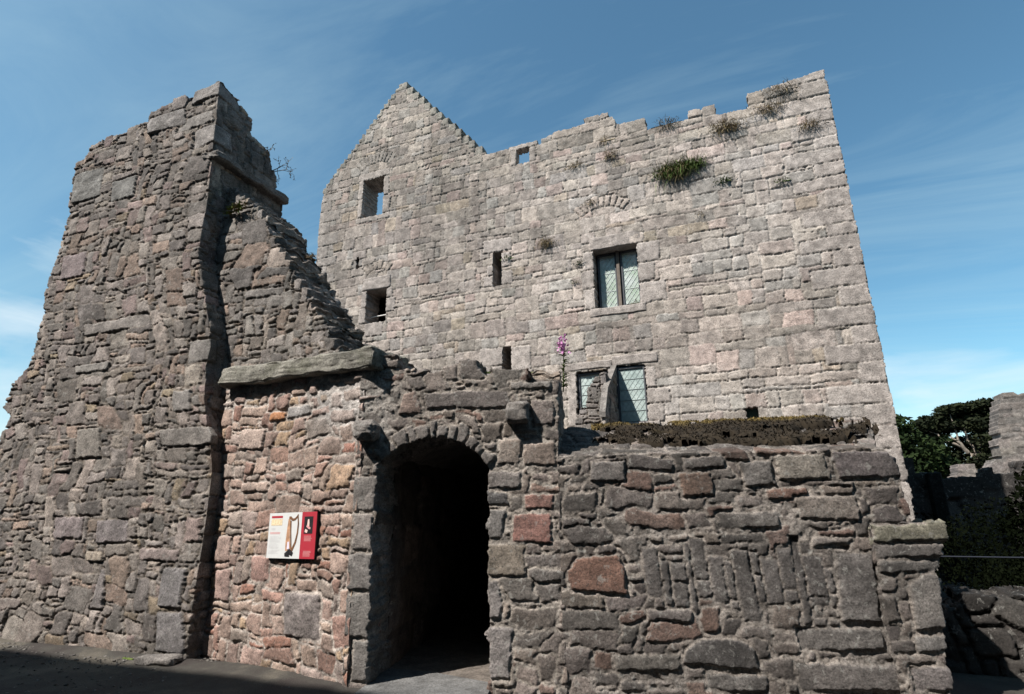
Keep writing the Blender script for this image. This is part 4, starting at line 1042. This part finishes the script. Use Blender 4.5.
for (lb, p, sd_) in (('leafy weed at the right end of the mossy slope', (.75, 7.38, 2.52), 55), ('small weed on the mossy slope in front of the tall facade', (.35, 7.20, 2.50), 56)):
    tuft(lb, p, .10, [M_grn, M_brt], 50, False, sd_, True, group='plants on the mossy slope')
tuft('ochre moss cushion on the raking stump under the projecting course', (-6.55, 5.46, 6.0), .22, [M_drk, M_brt], 120, True, 57, True, group='plants on the stump')
# rosebay willowherb
def willowherb(base, h):
    o = empty('willowherb', base, 'tall pink flowering spire growing from the gate wall top before the facade', 'plant')
    bm = bmesh.new(); b = Vector(base)
    pts = [b + Vector((.02 * math.sin(t * 3), 0, h * t)) for t in [i / 8 for i in range(9)]]
    add_tube(bm, pts, [.008 * (1 - .6 * i / 8) for i in range(9)], 5); bm_obj('stem', bm, M_brt, o)
    bm = bmesh.new(); rs = random.Random(5)
    for i in range(70):
        t = rs.uniform(.08, .66); a = rs.random() * 6.28; p = b + Vector((.02 * math.sin(t * 3), 0, h * t))
        blade(bm, p, (math.cos(a), math.sin(a), .55), .14 * (1.1 - t * .6), .014, .5)
    bm_obj('leaves', bm, M_brt, o)
    bm = bmesh.new()
    for i in range(130):
        t = rs.uniform(.68, .86) if i < 90 else rs.uniform(.86, 1.0); a = rs.random() * 6.28; p = b + Vector((.02 * math.sin(t * 3), 0, h * t))
        d = Vector((math.cos(a), math.sin(a), rs.uniform(-.2, .4)))
        q = p + d * (.02 + .06 * rs.random() * (1.15 - t) * 3.0); blade(bm, q, (rs.gauss(0, 1), rs.gauss(0, 1), rs.gauss(0, 1)), .036, .016, 0, 2)
    add_tube(bm, [b + Vector((.02 * math.sin(t * 3), 0, h * t)) for t in (.66, .75, .85, .93, 1.01)], [.012, .013, .011, .009, .004], 5)
    bm_obj('flowers', bm, M_pink, o)
willowherb((-1.80, 6.18, 2.92), .68)
def twig(label, base, d, size, seed):
    rs = random.Random(seed); o = empty('bare_twig', base, label, 'plant', 'twigs on the broken walls')
    bm = bmesh.new(); lf = bmesh.new()
    def grow(p, d, l, r, k):
        pts = [p]; dd = Vector(d)
        for i in range(4):
            dd = (dd + Vector((rs.gauss(0, .22), rs.gauss(0, .22), rs.gauss(0, .22)))).normalized(); pts.append(pts[-1] + dd * l / 4)
        add_tube(bm, pts, [r * (1 - .15 * i) for i in range(5)], 4)
        if k:
            for i in range(3): grow(pts[rs.choice((2, 3, 4))], dd + Vector((rs.gauss(0, .6), rs.gauss(0, .6), rs.gauss(0, .6))), l * .6, r * .6, k - 1)
        else:
            for i in range(4): blade(lf, pts[-1 - i], (rs.gauss(0, 1), rs.gauss(0, 1), rs.gauss(0, 1)), .035, .010, .2, 2)
    for i in range(3): grow(Vector(base), Vector(d) + Vector((rs.gauss(0, .4), rs.gauss(0, .3), rs.gauss(0, .3))), size, .009, 2)
    bm_obj('twigs', bm, M_stem, o); bm_obj('leaves', lf, M_drk, o)
twig('wiry bare twig jutting from the broken right side of the tall stump', (-6.95, 6.35, 7.3), (1, .25, .05), .28, 4)
twig('short wiry twig jutting from the raking stump below', (-5.85, 6.1, 5.32), (1, .1, .35), .14, 9)

# ------------------------------------------------------------------ gravel along the wall foot
def scatter_stones(name, n, fn, smin, smax, mat, seed):
    rs = np.random.RandomState(seed)
    ico = bmesh.new(); bmesh.ops.create_icosphere(ico, subdivisions=1, radius=1)
    bv = np.array([v.co[:] for v in ico.verts]); bf = np.array([[v.index for v in f.verts] for f in ico.faces]); ico.free()
    V = []; F = []; C = []
    for i in range(n):
        x, y, z = fn(rs); s_ = smin * (smax / smin) ** (rs.rand() ** 2.5)
        q = bv * rs.uniform(.6, 1.3, (len(bv), 1)) * np.array([s_ * rs.uniform(.7, 1.5), s_ * rs.uniform(.7, 1.3), s_ * rs.uniform(.4, .8)])
        a = rs.rand() * 6.28; R = np.array([[math.cos(a), -math.sin(a), 0], [math.sin(a), math.cos(a), 0], [0, 0, 1]])
        V.append(q @ R.T + [x, y, z]); F.append(bf + 12 * i * len(bv) // 12); C.append(np.tile(np.array([.20, .185, .17]) * rs.uniform(.5, 1.5), (len(bv), 1)))
    return link(name, mesh_np(name, np.concatenate(V), np.concatenate(F), np.concatenate(C), smooth=False), mat)
def foot(rs):
    if rs.rand() < .35: return rs.uniform(-11, -2.6), rs.uniform(3.6, 5.0), .0
    x = rs.uniform(-11.5, -3.6); yb = 5.17 if x < -6.05 else interp(x, [(-6.05, 5.38), (-3.6, 4.98)])
    return x, yb - abs(rs.normal(0, .16)), .01
o = scatter_stones('gravel', 4200, foot, .005, .026, M_gate, 401); tag(o, 'loose chips and gravel gathered along the foot of the walls', 'gravel', kind='stuff')
lsn = rough_block('fallen_stone', (-.24, -.09, -.02), (.24, .09, .07), Matrix.Translation((-6.22, 5.0, .02)) @ Matrix.Rotation(RAD(8), 4, 'Z'), M_corb, None, 405, n=(9, 9, 9), amp=.02, r=.02)
tag(lsn, 'flat loose stone lying at the foot of the tall stump corner', 'stone')

# ------------------------------------------------------------------ things beyond the right end
BK = dict(DARKW, unit=(.22, .14))
bw = empty('back_wall', (6, 16, 0), 'long dim wall behind the hedge, right of the tall facade', 'wall')
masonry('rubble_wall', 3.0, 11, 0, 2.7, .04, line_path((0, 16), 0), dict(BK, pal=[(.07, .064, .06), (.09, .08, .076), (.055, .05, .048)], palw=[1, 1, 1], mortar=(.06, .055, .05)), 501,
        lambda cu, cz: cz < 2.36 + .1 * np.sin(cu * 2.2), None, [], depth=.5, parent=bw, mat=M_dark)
bm = bmesh.new(); add_box(bm, (4.0, 15.75, 0), (4.28, 15.97, 2.34), None, .03); bm_obj('pilaster', bm, M_shaded, bw)
lw = empty('low_wall', (3, 7.5, 0), 'low wall of big sloping boulders in shade at the right edge', 'wall')
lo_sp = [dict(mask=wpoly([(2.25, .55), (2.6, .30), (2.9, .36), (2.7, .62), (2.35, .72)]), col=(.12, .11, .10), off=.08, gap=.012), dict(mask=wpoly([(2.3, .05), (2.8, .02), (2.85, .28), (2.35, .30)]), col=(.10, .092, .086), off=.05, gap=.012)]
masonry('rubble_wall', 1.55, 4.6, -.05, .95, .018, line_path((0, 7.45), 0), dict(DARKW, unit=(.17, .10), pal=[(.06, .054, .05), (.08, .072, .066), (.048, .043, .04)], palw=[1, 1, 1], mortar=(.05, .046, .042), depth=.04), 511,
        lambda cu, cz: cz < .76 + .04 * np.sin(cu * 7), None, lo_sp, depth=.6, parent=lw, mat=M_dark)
hr = empty('handrail', (3.6, 9, 0), 'thin dark metal handrail in front of the black hedge', 'railing')
bm = bmesh.new(); add_tube(bm, [(2.0, 9, .985), (6.5, 9, .985)], .008, 8); bm_obj('rail', bm, plain_mat('rail_paint', (.015, .018, .028), .6, .1, spec=.3), hr)
for x in (2.0, 3.5, 5.0, 6.5):
    bm = bmesh.new(); add_tube(bm, [(x, 9, 0), (x, 9, .975)], .016, 8); bm_obj('post', bm, M_iron, hr)
fr = empty('far_ruin', (11, 30, 0), 'distant sunlit ruined wall rising in ragged steps at the right edge', 'ruined wall')
prof = [(8.7, 2.8), (8.8, 3.4), (9.45, 3.36), (9.5, 3.02), (9.9, 3.1), (10.15, 3.45), (10.45, 4.5), (10.7, 5.6), (10.75, 6.0), (11.0, 6.3), (11.2, 6.35), (11.5, 6.1), (13, 6.5), (16, 6.4)]
masonry('rubble_wall', 8.6, 15.5, 0, 6.7, .04, line_path((0, 30), 0), dict(TOWER, unit=(.13, .085), off=.02, depth=.03, skj=.005, pal=[(.19, .165, .15), (.225, .195, .175), (.155, .138, .127)], palw=[1, 1, 1], edge=.02, mortar=(.16, .14, .125)), 521,
        lambda cu, cz: cz < interp(cu, prof) - .02, lambda U, Z: Z > interp(U, prof) + .06, [], depth=1.0, parent=fr, mat=M_tower)

# ------------------------------------------------------------------ trees and hedges
M_dleaf = leaf_mat('dark_foliage', (.005, .0075, .003), (.016, .020, .008), 1.2)
M_gleaf = leaf_mat('green_foliage', (.007, .014, .004), (.020, .033, .009), 1.2)
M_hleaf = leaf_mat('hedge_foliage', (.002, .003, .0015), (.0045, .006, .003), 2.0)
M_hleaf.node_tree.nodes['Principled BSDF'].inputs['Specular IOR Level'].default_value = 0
M_bark = plain_mat('bark', (.17, .145, .12), .9, .3, scale=8, bump=.5)
def leaves_mesh(name, blobs, n, size, mat, parent, seed, flat=.6):
    rs = np.random.RandomState(seed)
    B = np.array([b[:6] for b in blobs], float); vol = B[:, 3] * B[:, 4] * B[:, 5]; k = rs.choice(len(B), n, p=vol / vol.sum())
    d = rs.normal(0, 1, (n, 3)); d /= np.linalg.norm(d, axis=1, keepdims=True); r = rs.rand(n) ** .45
    P = B[k, :3] + d * r[:, None] * B[k, 3:6]
    a = rs.normal(0, 1, (n, 3)); a[:, 2] *= flat; a /= np.linalg.norm(a, axis=1, keepdims=True)
    b = np.cross(a, rs.normal(0, 1, (n, 3))); b /= np.linalg.norm(b, axis=1, keepdims=True)
    s = size * rs.uniform(.5, 1.4, (n, 1)); a *= s; b *= s * .55
    V = np.stack([P - a, P - b * .9, P + a, P + b * .9], 1).reshape(-1, 3)
    F = np.arange(4 * n).reshape(-1, 4)
    return link(name, mesh_np(name, V, F, smooth=False), mat, parent)
def limbs(name, base, tips, r0, mat, parent, seed):
    rs = random.Random(seed); bm = bmesh.new(); base = Vector(base)
    for (fork, tip, r) in tips:
        p0 = Vector(fork); p1 = Vector(tip); pts = []
        for i in range(7):
            t = i / 6; q = p0.lerp(p1, t); q += Vector((rs.gauss(0, 1), rs.gauss(0, 1), rs.gauss(0, .6))) * .03 * (p1 - p0).length * math.sin(t * math.pi); pts.append(q)
        add_tube(bm, pts, [r * (1 - .75 * i / 6) for i in range(7)], 7)
    return bm_obj(name, bm, mat, parent, smooth=True)
# broad spreading tree
def clumps(c, spread, n, r, seed):
    rs = random.Random(seed); out = []
    for i in range(n):
        a = rs.gauss(0, .5); b = rs.gauss(0, .5); z = rs.uniform(-1, 1)
        out.append((c[0] + a * spread[0], c[1] + b * spread[1], c[2] + z * spread[2] - .25 * (a * a) * spread[2], r * rs.uniform(.6, 1.3), r * rs.uniform(.6, 1.3), r * rs.uniform(.30, .55)))
    return out
bt_ = empty('spreading_tree', (13.3, 45, 0), 'broad flat topped dark tree with pale limbs between facade and far ruin', 'tree')
crown = [(11.7, 45, 6.7, 1.0, 1.2, .45), (12.5, 45.4, 7.1, 1.0, 1.2, .42), (13.4, 44.8, 7.65, .95, 1.3, .38), (14.2, 45.2, 7.75, 1.0, 1.3, .35), (15.4, 45, 7.9, 1.2, 1.4, .35), (16.6, 45.5, 7.8, 1.2, 1.5, .4), (13.2, 44.6, 6.6, .9, 1, .4), (14.5, 44.7, 6.6, 1.0, 1.2, .55),
         (15.8, 44.8, 6.6, 1.2, 1.3, .8), (16.6, 45, 5.6, 1.4, 1.4, 1.2), (15.0, 44.5, 5.4, 1.3, 1.3, 1.0), (14.9, 44.6, 4.3, 1.5, 1.3, .9), (13.9, 45.6, 5.5, .8, 1, .5), (12.2, 45.5, 5.8, .9, 1, .5), (16.5, 45, 4.2, 1.6, 1.4, 1.0), (13.6, 45.6, 6.9, 1.6, 1.3, .7), (15.3, 45.6, 7.1, 1.9, 1.4, .8), (12.2, 45.6, 6.3, 1.2, 1.2, .6), (12.9, 46, 4.7, 1.3, 1.3, .7), (13.6, 45.8, 3.6, 2.6, 1.2, .8)]
leaves_mesh('crown', crown, 30000, .14, M_dleaf, bt_, 11, .5)
f0 = (14.1, 44.4, 4.4)
limbs('trunk', (14.6, 44.4, 0), [((14.9, 44.4, 0), f0, .26), (f0, (12.9, 44.2, 5.9), .17), ((13.5, 44.3, 5.1), (11.8, 44.6, 6.5), .10), (f0, (13.7, 44.4, 6.8), .12), (f0, (15.4, 44.4, 7.2), .14), ((14.5, 44.3, 3.6), (12.6, 44.0, 4.0), .10), ((14.5, 44.3, 3.1), (12.2, 44.0, 3.3), .09), ((13.3, 44.2, 5.4), (13.2, 44.3, 7.3), .07)], .2, M_bark, bt_, 3)
gt_ = empty('green_tree', (10.6, 40, 0), 'mid green bushy tree beside the right edge of the tall facade', 'tree')
leaves_mesh('crown', [(9.2, 40, 6.3, .9, 1, .6), (9.6, 40, 5.3, 1.1, 1, .7), (10.4, 39.6, 4.6, 1.1, 1, .5), (10.9, 40, 3.9, 1.0, 1, .6), (9.6, 40, 3.8, 1.4, 1, .9), (11.2, 40, 5.2, .6, .8, .35), (9.0, 40.5, 4.6, 1.1, 1, 1), (10.2, 40.5, 2.5, 1.8, 1, 1.2)], 6500, .16, M_gleaf, gt_, 12, .6)
limbs('trunk', (10, 40.4, 0), [((10, 40.4, 0), (9.8, 40.3, 5.6), .22), ((9.9, 40.3, 3), (10.8, 40, 4.4), .1)], .2, M_bark, gt_, 4)
hg = empty('dark_hedge', (4.8, 11.3, 0), 'dense almost black evergreen hedge filling the corner right of the low dark wall', 'hedge')
hb = []
rs_ = random.Random(8)
for i in range(46):
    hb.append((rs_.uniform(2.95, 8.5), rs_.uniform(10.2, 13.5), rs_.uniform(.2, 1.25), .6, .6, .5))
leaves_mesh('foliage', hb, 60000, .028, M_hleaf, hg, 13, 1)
bm = bmesh.new()
for i in range(10): add_tube(bm, [(3.6 + i * .45, 12.2, 0), (3.65 + i * .45, 12.25, .9)], [.05, .02], 6)
bm_obj('stems', bm, M_hleaf, hg)
sh = empty('leafy_shrub', (4.9, 12.2, 0), 'dark leafy shrub rising above the hedge at the right edge', 'shrub')
leaves_mesh('foliage', [(4.6, 12.2, 1.55, .5, .5, .4), (4.95, 12.2, 1.95, .6, .6, .45), (5.3, 12.2, 2.2, .6, .6, .5), (4.3, 12.1, 1.25, .4, .4, .35), (5.2, 12.2, 1.2, .9, .7, .8)], 11000, .05, M_hleaf, sh, 14, 1)
bm = bmesh.new(); add_tube(bm, [(5.0, 12.2, 0), (5.0, 12.2, 1.2), (4.95, 12.2, 2.0)], [.06, .05, .02], 6); bm_obj('stems', bm, M_hleaf, sh)
lb_ = empty('left_bush', (-14.2, 8.5, 0), 'dark green bush peeping out past the left edge of the stump', 'shrub'); lb_.name = 'garden_bush'
leaves_mesh('foliage', [(-16.6, 8.6, 1.4, 1.2, 1, 1.2), (-15.4, 8.7, 1.0, .9, .8, 1.0), (-17.5, 8.6, 1.6, 1.2, 1, 1.3)], 5000, .07, M_gleaf, lb_, 15, 1)
bm = bmesh.new(); add_tube(bm, [(-16.4, 8.6, 0), (-16.4, 8.6, 1.6)], [.08, .03], 6); bm_obj('stems', bm, M_bark, lb_)
